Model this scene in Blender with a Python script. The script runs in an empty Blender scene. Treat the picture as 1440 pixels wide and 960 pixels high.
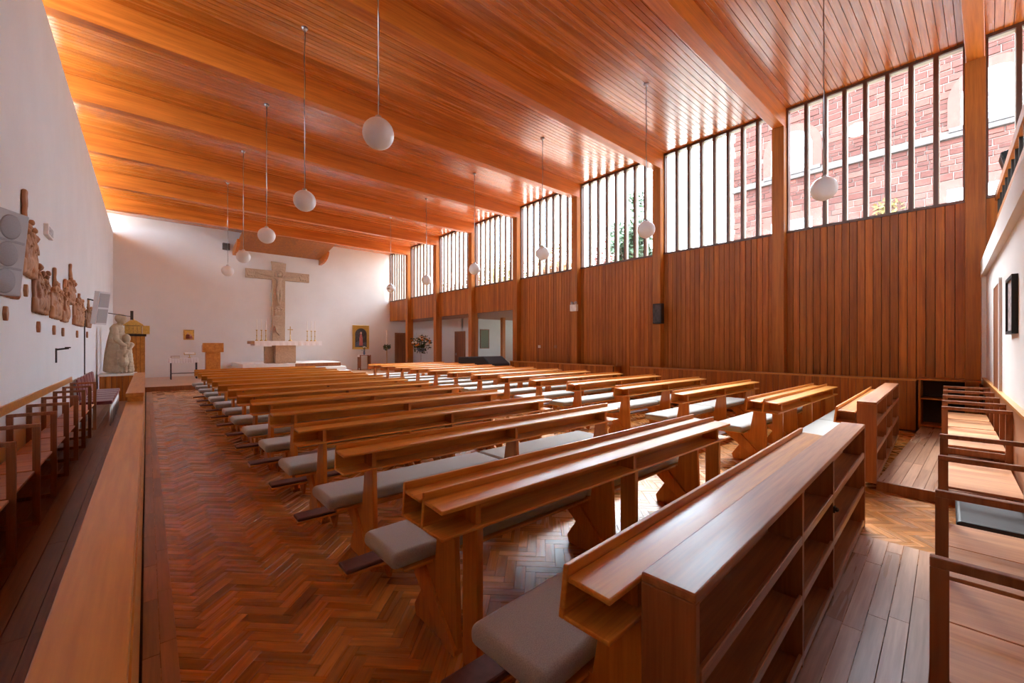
import bpy, bmesh, math, random
from mathutils import Vector, Matrix
R = random.Random(7)
sc = bpy.context.scene
COL = sc.collection

# ------------------------------------------------------------------ camera
F_PX, YAW = 586.3, math.radians(41.187)
EYE = 1.58
cam_d = bpy.data.cameras.new('camera')
cam_d.sensor_width = 36.0
cam_d.lens = F_PX / 1440 * 36
cam_d.shift_y = 4 / 1440
cam_d.clip_start = 0.05
cam_d.clip_end = 400
cam = bpy.data.objects.new('camera', cam_d)
cam.location = (0, 0, EYE)
cam.rotation_euler = (math.pi / 2, 0, -YAW)
COL.objects.link(cam)
sc.camera = cam

# ------------------------------------------------------------------ sky, exposure
W = bpy.data.worlds.new('overcast_sky')
sc.world = W
W.use_nodes = True
bg = W.node_tree.nodes['Background']
bg.inputs[0].default_value = (0.76, 0.92, 1.09, 1)
bg.inputs[1].default_value = 5.2
sun_d = bpy.data.lights.new('hazy_sun', 'SUN')
sun_d.energy = 14.0
sun_d.angle = math.radians(38)
sun_d.color = (0.97, 0.98, 1.0)
sun = bpy.data.objects.new('hazy_sun', sun_d)
sun.rotation_euler = Vector((0.76, 0.52, 1.0)).to_track_quat('Z', 'Y').to_euler()
COL.objects.link(sun)
sc.view_settings.view_transform = 'Standard'
sc.view_settings.look = 'None'
sc.view_settings.exposure = 1.98
sc.view_settings.gamma = 1.0
sc.view_settings.use_curve_mapping = False
cy = sc.cycles
cy.use_denoising = True
cy.max_bounces = 10
cy.diffuse_bounces = 7
cy.glossy_bounces = 4
cy.transparent_max_bounces = 16
cy.sample_clamp_indirect = 12
cy.caustics_reflective = False
cy.caustics_refractive = False

# ------------------------------------------------------------------ materials
MAT = {}

def nodes(name):
    m = bpy.data.materials.new(name)
    m.use_nodes = True
    nt = m.node_tree
    b = nt.nodes['Principled BSDF']
    MAT[name] = m
    return m, nt, b

def mixc(nt, a, b, fac, mode='MIX'):
    n = nt.nodes.new('ShaderNodeMix')
    n.data_type = 'RGBA'
    n.blend_type = mode
    for sock, v in ((n.inputs[0], fac), (n.inputs[6], a), (n.inputs[7], b)):
        if hasattr(v, 'is_output'):
            nt.links.new(v, sock)
        elif isinstance(v, (int, float)):
            sock.default_value = v
        else:
            sock.default_value = (*v, 1)
    return n.outputs[2]

def math_n(nt, op, a, b=0.0, c=None):
    n = nt.nodes.new('ShaderNodeMath')
    n.operation = op
    for i, v in enumerate((a, b) if c is None else (a, b, c)):
        if hasattr(v, 'is_output'):
            nt.links.new(v, n.inputs[i])
        else:
            n.inputs[i].default_value = v
    return n.outputs[0]

def noise(nt, vec, scale, detail=4, rough=0.5):
    n = nt.nodes.new('ShaderNodeTexNoise')
    n.inputs['Scale'].default_value = scale
    n.inputs['Detail'].default_value = detail
    n.inputs['Roughness'].default_value = rough
    if vec is not None:
        nt.links.new(vec, n.inputs['Vector'])
    return n.outputs[0]

def ramp(nt, fac, lo, hi):
    n = nt.nodes.new('ShaderNodeMapRange')
    n.inputs[1].default_value = lo
    n.inputs[2].default_value = hi
    nt.links.new(fac, n.inputs[0])
    return n.outputs[0]

def mapping(nt, out, scale, add=None):
    m = nt.nodes.new('ShaderNodeMapping')
    m.inputs['Scale'].default_value = scale
    nt.links.new(out, m.inputs['Vector'])
    if add is not None:
        nt.links.new(add, m.inputs['Location'])
    return m.outputs[0]

def bump(nt, b, h, strength, dist=0.002):
    n = nt.nodes.new('ShaderNodeBump')
    n.inputs['Strength'].default_value = strength
    n.inputs['Distance'].default_value = dist
    nt.links.new(h, n.inputs['Height'])
    nt.links.new(n.outputs[0], b.inputs['Normal'])

def wood(name, dark, light, axis, rough=0.35, vary=0.5, fine=55, uv=False, attr=None, spec=0.5, coat=0.0):
    """grain stretched along one local axis, tone varied from board to board"""
    m, nt, b = nodes(name)
    tc = nt.nodes.new('ShaderNodeTexCoord')
    oi = nt.nodes.new('ShaderNodeObjectInfo')
    if attr:
        at = nt.nodes.new('ShaderNodeAttribute')
        at.attribute_name = attr
        rnd = at.outputs['Fac']
    else:
        rnd = oi.outputs['Random']
    off = nt.nodes.new('ShaderNodeCombineXYZ')
    for i in range(3):
        nt.links.new(math_n(nt, 'MULTIPLY', rnd, 37.0 + 11 * i), off.inputs[i])
    s = [1.0, 1.0, 1.0]
    s['xyz'.index(axis)] = 0.045
    src = tc.outputs['UV' if uv else 'Object']
    v = mapping(nt, src, s, off.outputs[0])
    g1 = noise(nt, v, fine, 3, 0.6)
    g2 = noise(nt, v, fine * 0.22, 3, 0.5)
    g = math_n(nt, 'ADD', math_n(nt, 'MULTIPLY', g1, 0.55), math_n(nt, 'MULTIPLY', g2, 0.6))
    f = ramp(nt, g, 0.45, 0.70)
    col = mixc(nt, dark, light, f)
    tone = math_n(nt, 'MULTIPLY_ADD', rnd, vary, 1 - vary * 0.5)
    cc = nt.nodes.new('ShaderNodeCombineColor')
    for i in range(3):
        nt.links.new(tone, cc.inputs[i])
    col = mixc(nt, col, cc.outputs[0], 1.0, 'MULTIPLY')
    nt.links.new(col, b.inputs['Base Color'])
    nt.links.new(math_n(nt, 'MULTIPLY_ADD', g2, 0.2, rough - 0.1), b.inputs['Roughness'])
    b.inputs['Specular IOR Level'].default_value = spec
    b.inputs['Coat Weight'].default_value = coat
    b.inputs['Coat Roughness'].default_value = 0.2
    bump(nt, b, g1, 0.12, 0.001)
    return m

def plain(name, col, rough=0.6, metal=0.0, vary=0.0, nscale=8.0, namp=0.12, bstr=0.0, bscale=60.0, spec=0.4, sheen=0.0):
    m, nt, b = nodes(name)
    tc = nt.nodes.new('ShaderNodeTexCoord')
    n = noise(nt, tc.outputs['Object'], nscale, 4, 0.55)
    d = tuple(c * (1 - namp) for c in col)
    l = tuple(min(1, c * (1 + namp)) for c in col)
    c = mixc(nt, d, l, ramp(nt, n, 0.3, 0.7))
    if vary:
        oi = nt.nodes.new('ShaderNodeObjectInfo')
        tone = math_n(nt, 'MULTIPLY_ADD', oi.outputs['Random'], vary, 1 - vary * 0.5)
        cc = nt.nodes.new('ShaderNodeCombineColor')
        for i in range(3):
            nt.links.new(tone, cc.inputs[i])
        c = mixc(nt, c, cc.outputs[0], 1.0, 'MULTIPLY')
    nt.links.new(c, b.inputs['Base Color'])
    b.inputs['Roughness'].default_value = rough
    b.inputs['Metallic'].default_value = metal
    b.inputs['Specular IOR Level'].default_value = spec
    if sheen:
        b.inputs['Sheen Weight'].default_value = sheen
    if bstr:
        bump(nt, b, noise(nt, tc.outputs['Object'], bscale, 3, 0.6), bstr, 0.004)
    return m

plain('plaster', (0.755, 0.755, 0.755), 0.75, nscale=1.2, namp=0.03, bstr=0.15, bscale=25)
plain('chapel_plaster', (0.60, 0.63, 0.60), 0.8, nscale=1.2, namp=0.04)
wood('ceiling_wood', (0.425, 0.100, 0.009), (0.646, 0.191, 0.024), 'x', 0.26, 0.30, 40, coat=0.9)
wood('beam_wood', (0.468, 0.113, 0.011), (0.684, 0.198, 0.025), 'x', 0.36, 0.12, 30, coat=0.1)
wood('panel_wood', (0.29, 0.080, 0.010), (0.47, 0.150, 0.020), 'z', 0.42, 0.42, 45, spec=0.3)
wood('column_wood', (0.32, 0.100, 0.014), (0.50, 0.165, 0.024), 'z', 0.40, 0.12, 40, spec=0.3)
wood('mullion_wood', (0.075, 0.027, 0.012), (0.13, 0.05, 0.022), 'z', 0.4, 0.1, 50)
wood('pew_wood', (0.508, 0.186, 0.026), (0.734, 0.324, 0.054), 'x', 0.33, 0.12, 50, coat=0.2)
wood('pew_wood_upright', (0.462, 0.154, 0.020), (0.638, 0.253, 0.039), 'z', 0.36, 0.14, 50, coat=0.1)
wood('old_oak', (0.287, 0.098, 0.034), (0.483, 0.196, 0.069), 'x', 0.34, 0.12, 50, coat=0.2)
wood('old_oak_upright', (0.287, 0.098, 0.032), (0.460, 0.172, 0.057), 'z', 0.38, 0.12, 45)
wood('stall_wood', (0.230, 0.086, 0.034), (0.380, 0.155, 0.063), 'z', 0.42, 0.15, 50)
wood('stall_seat', (0.437, 0.172, 0.063), (0.632, 0.299, 0.121), 'y', 0.38, 0.35, 35)
wood('parapet_wood', (0.45, 0.165, 0.024), (0.63, 0.27, 0.046), 'y', 0.34, 0.1, 40, coat=0.2)
wood('parquet', (0.29, 0.105, 0.017), (0.55, 0.215, 0.038), 'x', 0.27, 0.62, 60, uv=True, coat=0.12)
wood('parquet_far', (0.29, 0.105, 0.017), (0.55, 0.215, 0.038), 'x', 0.27, 0.62, 60, uv=True, attr='tone', coat=0.12)
wood('plank_brown', (0.345, 0.167, 0.092), (0.529, 0.287, 0.172), 'x', 0.3, 0.3, 45, coat=0.2)
wood('border_wood', (0.246, 0.094, 0.029), (0.435, 0.174, 0.058), 'y', 0.32, 0.4, 45)
wood('plank_dark', (0.14, 0.055, 0.026), (0.24, 0.10, 0.045), 'y', 0.4, 0.3, 45)
wood('dais_wood', (0.44, 0.22, 0.11), (0.58, 0.32, 0.17), 'x', 0.32, 0.2, 45)
wood('door_wood', (0.20, 0.06, 0.02), (0.30, 0.10, 0.03), 'z', 0.45, 0.1, 40)
wood('carving_wood', (0.30, 0.12, 0.045), (0.52, 0.25, 0.11), 'z', 0.55, 0.2, 24)
plain('cream_paint', (0.50, 0.45, 0.36), 0.5)
plain('sub_floor', (0.07, 0.032, 0.016), 0.6)
plain('gap_dark', (0.05, 0.022, 0.012), 0.8)
plain('cushion_grey', (0.36, 0.375, 0.365), 0.9, nscale=260, namp=0.25, bstr=0.25, bscale=420, spec=0.2, sheen=0.35)
plain('kneeler_vinyl', (0.13, 0.058, 0.052), 0.42, nscale=30, namp=0.2, bstr=0.1, bscale=90)
plain('maroon_fabric', (0.17, 0.03, 0.035), 0.85, nscale=120, namp=0.2, sheen=0.3)
plain('limestone', (0.50, 0.37, 0.26), 0.8, nscale=14, namp=0.12, bstr=0.3, bscale=70)
plain('statue_stone', (0.50, 0.40, 0.275), 0.8, nscale=10, namp=0.14, bstr=0.3, bscale=60)
plain('white_stone', (0.75, 0.72, 0.68), 0.6, nscale=5, namp=0.05)
plain('white_cloth', (0.82, 0.82, 0.85), 0.85, nscale=40, namp=0.04)
plain('wax', (0.85, 0.82, 0.74), 0.5)
plain('brass', (0.55, 0.38, 0.13), 0.35, 0.9, namp=0.1)
plain('gold', (0.80, 0.52, 0.14), 0.3, 0.9, namp=0.15, nscale=30)
plain('black_cloth', (0.008, 0.009, 0.014), 0.75, sheen=0.2)
plain('black_plastic', (0.012, 0.012, 0.014), 0.45)
plain('dark_metal', (0.06, 0.055, 0.05), 0.45, 0.7)
plain('steel', (0.55, 0.55, 0.54), 0.3, 0.9)
plain('speaker_grey', (0.42, 0.41, 0.42), 0.6, nscale=300, namp=0.12)
plain('speaker_mesh', (0.32, 0.31, 0.32), 0.7, nscale=400, namp=0.2)
plain('speaker_white', (0.72, 0.72, 0.74), 0.6, nscale=300, namp=0.1)
plain('white_plastic', (0.78, 0.77, 0.74), 0.45)
plain('black_leather', (0.014, 0.014, 0.016), 0.42, nscale=50, namp=0.2, bstr=0.1)
plain('mortar', (0.18, 0.135, 0.115), 0.95, nscale=8, namp=0.1)
plain('sandstone', (0.125, 0.040, 0.029), 0.92, vary=0.75, nscale=5, namp=0.2, bstr=0.6, bscale=14)
plain('dressed_sandstone', (0.16, 0.06, 0.045), 0.9, nscale=3, namp=0.12, bstr=0.3)
plain('grey_stone', (0.105, 0.085, 0.078), 0.9, nscale=5, namp=0.15)
plain('window_white', (0.85, 0.85, 0.85), 0.5)
plain('ground_outside', (0.36, 0.35, 0.31), 0.95, nscale=0.6, namp=0.25)
plain('bark', (0.10, 0.07, 0.05), 0.95, nscale=10, namp=0.3)
plain('leaf_green', (0.045, 0.075, 0.03), 0.7, nscale=1.5, namp=0.4)
plain('leaf_orange', (0.24, 0.085, 0.025), 0.7, nscale=1.5, namp=0.4)
plain('leaf_red', (0.19, 0.04, 0.025), 0.7, nscale=1.5, namp=0.4)
plain('leaf_yellow', (0.22, 0.15, 0.035), 0.7, nscale=1.5, namp=0.4)
plain('flower_white', (0.85, 0.82, 0.72), 0.7)
plain('flower_orange', (0.85, 0.30, 0.05), 0.7)
plain('vase_blue', (0.12, 0.17, 0.26), 0.3)
plain('board_green', (0.16, 0.175, 0.105), 0.7, nscale=20)
plain('paint_dark', (0.05, 0.045, 0.045), 0.5, nscale=9, namp=0.5)
plain('paint_blue', (0.10, 0.12, 0.16), 0.5, nscale=12, namp=0.4)
plain('paint_rose', (0.50, 0.17, 0.15), 0.5, nscale=18, namp=0.35)
plain('paint_skin', (0.62, 0.40, 0.28), 0.5)
plain('paint_ochre', (0.62, 0.36, 0.10), 0.45, nscale=25, namp=0.4)
plain('paint_maroon', (0.24, 0.06, 0.03), 0.5, nscale=25, namp=0.4)
plain('paint_grey', (0.45, 0.44, 0.46), 0.5, nscale=18, namp=0.5)
plain('paper', (0.75, 0.72, 0.66), 0.8)
plain('book_red', (0.25, 0.05, 0.04), 0.6)

def opal():
    m, nt, b = nodes('opal_glass')
    b.inputs['Base Color'].default_value = (0.74, 0.74, 0.74, 1)
    b.inputs['Roughness'].default_value = 0.35
opal()

def glass(name, tint=(0.97, 0.985, 0.98)):
    m, nt, b = nodes(name)
    nt.nodes.remove(b)
    out = nt.nodes['Material Output']
    t = nt.nodes.new('ShaderNodeBsdfTransparent')
    t.inputs[0].default_value = (*tint, 1)
    g = nt.nodes.new('ShaderNodeBsdfGlossy')
    g.inputs['Roughness'].default_value = 0.02
    fr = nt.nodes.new('ShaderNodeLayerWeight')
    fr.inputs[0].default_value = 0.5
    fac = math_n(nt, 'MULTIPLY_ADD', math_n(nt, 'POWER', fr.outputs['Facing'], 5.0), 0.45, 0.03)
    mx = nt.nodes.new('ShaderNodeMixShader')
    nt.links.new(fac, mx.inputs[0])
    nt.links.new(t.outputs[0], mx.inputs[1])
    nt.links.new(g.outputs[0], mx.inputs[2])
    nt.links.new(mx.outputs[0], out.inputs[0])
glass('pane_glass')

# ------------------------------------------------------------------ mesh helpers
class M:
    def __init__(s):
        s.v, s.f, s.sm = [], [], []
    def add(s, vs, fs, smooth=False):
        o = len(s.v)
        s.v += [tuple(p) for p in vs]
        s.f += [tuple(i + o for i in f) for f in fs]
        s.sm += [smooth] * len(fs)
        return s
    def box(s, x0, x1, y0, y1, z0, z1):
        vs = [(x0, y0, z0), (x1, y0, z0), (x1, y1, z0), (x0, y1, z0), (x0, y0, z1), (x1, y0, z1), (x1, y1, z1), (x0, y1, z1)]
        return s.add(vs, [(0, 3, 2, 1), (4, 5, 6, 7), (0, 1, 5, 4), (1, 2, 6, 5), (2, 3, 7, 6), (3, 0, 4, 7)])
    def prism(s, poly, axis, a, b):
        """closed outline (two coordinates) pulled along one axis"""
        def p(q, t):
            return {'x': (t, q[0], q[1]), 'y': (q[0], t, q[1]), 'z': (q[0], q[1], t)}[axis]
        n = len(poly)
        area = sum(poly[i][0] * poly[(i + 1) % n][1] - poly[(i + 1) % n][0] * poly[i][1] for i in range(n))
        if (area < 0) != (axis == 'y'):
            poly = poly[::-1]
        vs = [p(q, a) for q in poly] + [p(q, b) for q in poly]
        fs = [tuple(range(n))[::-1], tuple(range(n, 2 * n))]
        fs += [(i, (i + 1) % n, n + (i + 1) % n, n + i) for i in range(n)]
        return s.add(vs, fs)
    def tube(s, pts, r, seg=8, caps=True, r2=None):
        pts = [Vector(p) for p in pts]
        rings = []
        for i, p in enumerate(pts):
            d = (pts[min(i + 1, len(pts) - 1)] - pts[max(i - 1, 0)]).normalized()
            a = d.orthogonal().normalized() if i == 0 else (a - d * a.dot(d)).normalized()
            b = d.cross(a)
            rr = r if r2 is None else r + (r2 - r) * i / (len(pts) - 1)
            rings.append([p + (a * math.cos(t) + b * math.sin(t)) * rr for t in [2 * math.pi * k / seg for k in range(seg)]])
        vs = [q for ring in rings for q in ring]
        fs = [(i * seg + k, i * seg + (k + 1) % seg, (i + 1) * seg + (k + 1) % seg, (i + 1) * seg + k) for i in range(len(pts) - 1) for k in range(seg)]
        s.add(vs, fs, True)
        if caps:
            n = len(s.v) - len(vs)
            s.f += [tuple(n + k for k in range(seg))[::-1], tuple(n + len(vs) - seg + k for k in range(seg))]
            s.sm += [False, False]
        return s
    def lathe(s, prof, c=(0, 0, 0), seg=16):
        """outline of (radius, height) turned about z"""
        vs, fs = [], []
        for r, z in prof:
            vs += [(c[0] + r * math.cos(2 * math.pi * k / seg), c[1] + r * math.sin(2 * math.pi * k / seg), c[2] + z) for k in range(seg)]
        for i in range(len(prof) - 1):
            fs += [(i * seg + k, i * seg + (k + 1) % seg, (i + 1) * seg + (k + 1) % seg, (i + 1) * seg + k) for k in range(seg)]
        return s.add(vs, fs, True)
    def ball(s, c, r, seg=16, rings=10, rot=None):
        rx, ry, rz = (r, r, r) if isinstance(r, (int, float)) else r
        vs, fs = [], []
        for i in range(rings + 1):
            ph = math.pi * i / rings
            for k in range(seg):
                t = 2 * math.pi * k / seg
                q = Vector((rx * math.sin(ph) * math.cos(t), ry * math.sin(ph) * math.sin(t), -rz * math.cos(ph)))
                if rot is not None:
                    q = rot @ q
                vs.append(q + Vector(c))
        for i in range(rings):
            fs += [(i * seg + k, i * seg + (k + 1) % seg, (i + 1) * seg + (k + 1) % seg, (i + 1) * seg + k) for k in range(seg)]
        return s.add(vs, fs, True)
    def limb(s, a, b, ra, rb, n=7):
        a, b = Vector(a), Vector(b)
        for i in range(n):
            t = i / (n - 1)
            s.ball(a.lerp(b, t), ra + (rb - ra) * t, 10, 6)
        return s
    def mesh(s, name):
        me = bpy.data.meshes.new(name)
        me.from_pydata(s.v, [], s.f)
        me.polygons.foreach_set('use_smooth', s.sm)
        me.update()
        return me

def obj(name, m, mat, parent=None, loc=None, rot=None, bevel=0, seg=2, scale=None):
    me = m.mesh(name) if isinstance(m, M) else m
    if mat is not None and not me.materials:
        me.materials.append(MAT[mat])
    o = bpy.data.objects.new(name, me)
    COL.objects.link(o)
    if parent is not None:
        o.parent = parent
    if loc is not None:
        o.location = loc
    if rot is not None:
        o.rotation_euler = rot
    if scale is not None:
        o.scale = scale
    if bevel:
        b = o.modifiers.new('bevel', 'BEVEL')
        b.width = bevel
        b.segments = seg
        b.limit_method = 'ANGLE'
    return o

def tag(o, label=None, cat=None, group=None, kind=None):
    for k, v in (('label', label), ('category', cat), ('group', group), ('kind', kind)):
        if v:
            o[k] = v
    return o

def thing(name, label, cat, loc=(0, 0, 0), rz=0.0, group=None):
    o = bpy.data.objects.new(name, None)
    o.empty_display_size = 0.1
    o.location = loc
    o.rotation_euler = (0, 0, rz)
    COL.objects.link(o)
    return tag(o, label, cat, group)

def struct(name, m, mat, label=None, bevel=0):
    return tag(obj(name, m, mat, bevel=bevel), label, None, None, 'structure')

def fuse(m, voxel, smooth=4, rough=0.0, rscale=20.0):
    """overlapping solids melted into one continuous surface"""
    o = bpy.data.objects.new('tmp', m.mesh('tmp'))
    COL.objects.link(o)
    r = o.modifiers.new('r', 'REMESH')
    r.mode = 'VOXEL'
    r.voxel_size = voxel
    s = o.modifiers.new('s', 'SMOOTH')
    s.iterations = smooth
    s.factor = 0.5
    dg = bpy.context.evaluated_depsgraph_get()
    me = bpy.data.meshes.new_from_object(o.evaluated_get(dg))
    bpy.data.objects.remove(o)
    if rough:
        from mathutils import noise as nz
        for v in me.vertices:
            p = v.co * rscale
            v.co += v.normal * rough * nz.noise(Vector((p.x, p.y, p.z * 0.35)))
    me.polygons.foreach_set('use_smooth', [True] * len(me.polygons))
    return me

def ordinal(n):
    return ['first', 'second', 'third', 'fourth', 'fifth', 'sixth', 'seventh', 'eighth', 'ninth', 'tenth', 'eleventh',
            'twelfth', 'thirteenth', 'fourteenth', 'fifteenth'][n - 1]

def cam_px(x, y, z):
    fw = x * math.sin(YAW) + y * math.cos(YAW)
    r = x * math.cos(YAW) - y * math.sin(YAW)
    if fw < 0.05:
        return None
    return 720 + F_PX * r / fw, 484 - F_PX * (z - EYE) / fw, fw

# ------------------------------------------------------------------ the room: dimensions in metres
XL, XR, YF = -1.05, 10.9, 23.55          # left wall face, right wall face, altar wall face
ZC, ZB = 6.92, 6.47                      # ceiling boards, underside of the beams
SILL, LWT = 4.14, 6.15                   # window sill, top of the left wall
BAYS = [0.15 + 2.98 * k for k in range(8)]
YG = -4.0                                # back of the gallery
def yb(x):                               # the back wall runs slightly askew
    return -0.45 + 0.045 * x
SKEW = math.atan(0.045)

# ---- floor
floor = struct('floor', M().box(XL - 0.3, 17.2, YG, YF + 0.3, -0.2, -0.012), 'sub_floor')
bl, bw, bt = 0.28, 0.07, 0.012
def block_mesh():
    e = 0.0012
    x, y = bl / 2 - 0.0006, bw / 2 - 0.0006
    vs = [(-x, -y, -bt), (x, -y, -bt), (x, y, -bt), (-x, y, -bt),
          (-x, -y, -e), (x, -y, -e), (x, y, -e), (-x, y, -e),
          (-x + e, -y + e, 0), (x - e, -y + e, 0), (x - e, y - e, 0), (-x + e, y - e, 0)]
    fs = [(8, 9, 10, 11)]
    for i in range(4):
        j = (i + 1) % 4
        fs += [(i, j, 4 + j, 4 + i), (4 + i, 4 + j, 8 + j, 8 + i)]
    return vs, fs
bvs, bfs = block_mesh()
def uv_of(me, pts):
    uv = me.uv_layers.new(name='UVMap')
    for i, l in enumerate(me.loops):
        uv.data[i].uv = pts[l.vertex_index]
def herring(x0, x1, y0, y1):
    """centres and turns of herringbone blocks whose centre lies in a rectangle"""
    out = []
    c = math.sqrt(0.5)
    n = int(max(x1 - x0, y1 - y0) / bw * 1.6) + 6
    # lattice in block frame: horizontal block at (k*bw, k*bw) steps, columns 2*bl apart
    for col in range(-int(14 / bl) - 4, int(14 / bl) + 5):
        for k in range(-520, 521):
            for kind in (0, 1):
                u = k * bw + col * 2 * bl * 0.5 * 2
                v = k * bw
                if kind == 0:
                    px, py, a = u + bl / 2, v + bw / 2, 0.0
                else:
                    px, py, a = u + bl + bw / 2, v + bw - bl / 2 , math.pi / 2
                X, Y = (px - py) * c + 5.0, (px + py) * c + 9.0
                if x0 <= X <= x1 and y0 <= Y <= y1:
                    out.append((X, Y, a + math.pi / 4))
    return out
FX0, FX1, FY0, FY1 = 0.03, 10.75, 0.45, 18.45
blocks = herring(FX0, FX1, FY0, FY1)
blocks += [b for b in herring(4.2, 6.05, -0.35, 0.45)]
def show(b):
    p = cam_px(b[0], b[1], 0)
    if p is None or not (0 < p[0] < 1440 and p[1] < 1000):
        return 1e9
    open_floor = b[0] < 0.95 or (b[0] > 4.8 and b[1] < 1.2)
    return p[2] + (0 if open_floor else 3.0)
blocks.sort(key=show)
bme = bpy.data.meshes.new('parquet_block')
bme.from_pydata(bvs, [], bfs)
bme.materials.append(MAT['parquet'])
uv_of(bme, [(v[0], v[1]) for v in bvs])
for X, Y, a in blocks[:300]:
    obj('parquet_block', bme, None, floor, (X, Y, R.uniform(-0.0004, 0.0004)), (R.uniform(-.002, .002), R.uniform(-.002, .002), a))
m = M(); tone = []; uvp = []
for X, Y, a in blocks[300:]:
    ca, sa = math.cos(a), math.sin(a)
    t = R.random(); dz = R.uniform(-0.0004, 0.0004)
    m.add([(X + v[0] * ca - v[1] * sa, Y + v[0] * sa + v[1] * ca, v[2] + dz) for v in bvs], bfs)
    tone += [t] * len(bfs); ox = t * 9
    uvp += [(v[0] + ox, v[1] + ox) for v in bvs]
pq = obj('parquet_field', m, 'parquet_far', floor)
pq['kind'] = 'stuff'
at = pq.data.attributes.new('tone', 'FLOAT', 'FACE')
at.data.foreach_set('value', tone)
uv_of(pq.data, uvp)
# border strips and plank areas
def planks(name, parent, mat, x0, x1, y0, y1, along, w, z0=-0.012, z1=0.0, lens=(1.4, 2.6)):
    a0, a1, c0, c1 = (x0, x1, y0, y1) if along == 'x' else (y0, y1, x0, x1)
    n = max(1, round((c1 - c0) / w)); w = (c1 - c0) / n
    for i in range(n):
        t = a0 - R.uniform(0, 1.0)
        while t < a1:
            e = t + R.uniform(*lens)
            s, q = max(t, a0), min(e, a1)
            if q - s > 0.05:
                b = (s + 0.001, q - 0.001, c0 + i * w + 0.0012, c0 + (i + 1) * w - 0.0012)
                if along == 'y':
                    b = (b[2], b[3], b[0], b[1])
                o = obj(name, M().box(b[0], b[1], b[2], b[3], z0, z1 + R.uniform(-.0006, .0006)), mat, parent, bevel=0.0012, seg=1)
            t = e
planks('border_plank', floor, 'border_wood', -0.02, 0.12, -0.6, 18.30, 'y', 0.07, -0.012, 0.002, lens=(0.5, 0.9))
planks('floor_plank', floor, 'plank_dark', XL, -0.14, -0.3, 18.3, 'y', 0.11)
back_floor = struct('floor_back', M().box(0.10, 4.52, -0.02, 0.95, -0.014, -0.011), 'gap_dark', 'plank floor strip along the back wall')
back_floor.location = (0, -0.45, 0); back_floor.rotation_euler = (0, 0, SKEW)
planks('floor_plank', back_floor, 'plank_brown', 0.13, 4.5, -0.02, 0.95, 'x', 0.085, -0.011, 0.002, lens=(0.7, 1.6))
struct('floor_chapel', M().box(XR + 0.05, 17.0, 9.0, YF, -0.012, 0.0), 'plank_dark')
# raised boards along the right side at the back, and the dais
pf = struct('floor_platform', M().box(5.98, 10.9, -0.3, 0.80, 0.0, 0.088), 'gap_dark', 'low raised timber platform at the back right')
planks('platform_plank', pf, 'plank_brown', 5.96, 10.9, -0.3, 0.80, 'x', 0.095, 0.088, 0.10, lens=(0.9, 1.9))
obj('nosing', M().box(5.945, 5.98, -0.3, 0.80, 0.0, 0.101), 'stall_wood', pf)
da = struct('floor_dais', M().box(XL, XR, 18.36, YF, 0.0, 0.153), 'gap_dark', 'sanctuary step across the front')
obj('riser', M().box(XL, XR, 18.33, 18.36, 0.0, 0.153), 'door_wood', da)
planks('dais_plank', da, 'dais_wood', XL, XR, 18.32, YF, 'x', 0.21, 0.153, 0.165, lens=(2.5, 5))

# ---- left wall with the daylight slot above it
wl = struct('wall_left', M().box(XL - 0.3, XL, YG, YF + 0.3, 0, LWT), 'plaster')
wfr = struct('wall_front', M().box(XL - 0.3, XR + 0.2, YF, YF + 0.3, 0, 7.3).box(XR + 0.2, 13.0, YF, YF + 0.3, 0, 3.1), 'plaster')
struct('wall_left_slot_end', M().box(-2.5, XL - 0.3, YF, YF + 0.3, 4.5, 7.3), 'plaster')
slot = struct('window_1', M().box(XL - 0.30, XL - 0.22, YG, YF, LWT, LWT + 0.06), 'mullion_wood', 'long glazed slot above the left wall')
for k in range(-2, 8):
    y = 0.15 + 2.98 * k
    y1 = min(y + 2.98, YF)
    obj('pane', M().box(XL - 0.27, XL - 0.262, max(y, YG) + 0.02, y1 - 0.02, LWT + 0.06, ZC - 0.02), 'pane_glass', slot)
    obj('mullion', M().box(XL - 0.29, XL - 0.24, y - 0.02, y + 0.02, LWT + 0.06, ZC), 'mullion_wood', slot)

# ---- ceiling: roof deck, boards along x, beams
ceil = struct('ceiling', M().box(-2.4, XR + 0.22, YG, YF + 0.3, ZC + 0.02, 7.3), 'gap_dark')
nb = 26
for k in range(-1, 8):
    y0 = BAYS[k] if k >= 0 else -2.83
    y1 = BAYS[k + 1] if k < 7 else YF
    if k == -1: y1 = BAYS[0]
    y0 += 0.11 if k > -2 else 0; y1 -= 0.11 if k < 7 else 0
    n = round((y1 - y0) / 0.106); w = (y1 - y0) / n
    me = M().prism([(0.003, 0), (0.006, -0.003), (w - 0.006, -0.003), (w - 0.003, 0), (w - 0.003, 0.02), (0.003, 0.02)], 'x', -2.35, XR + 0.12).mesh('ceiling_board')
    for i in range(n):
        obj('ceiling_board', me, 'ceiling_wood', ceil, (0, y0 + i * w, ZC))
bme2 = M().box(-2.3, XR - 0.02, -0.11, 0.11, ZB, ZC + 0.02).mesh('beam')
for y in [-2.83] + BAYS:
    obj('beam', bme2, 'beam_wood', ceil, (0, y, 0), bevel=0.006, seg=1)

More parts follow.
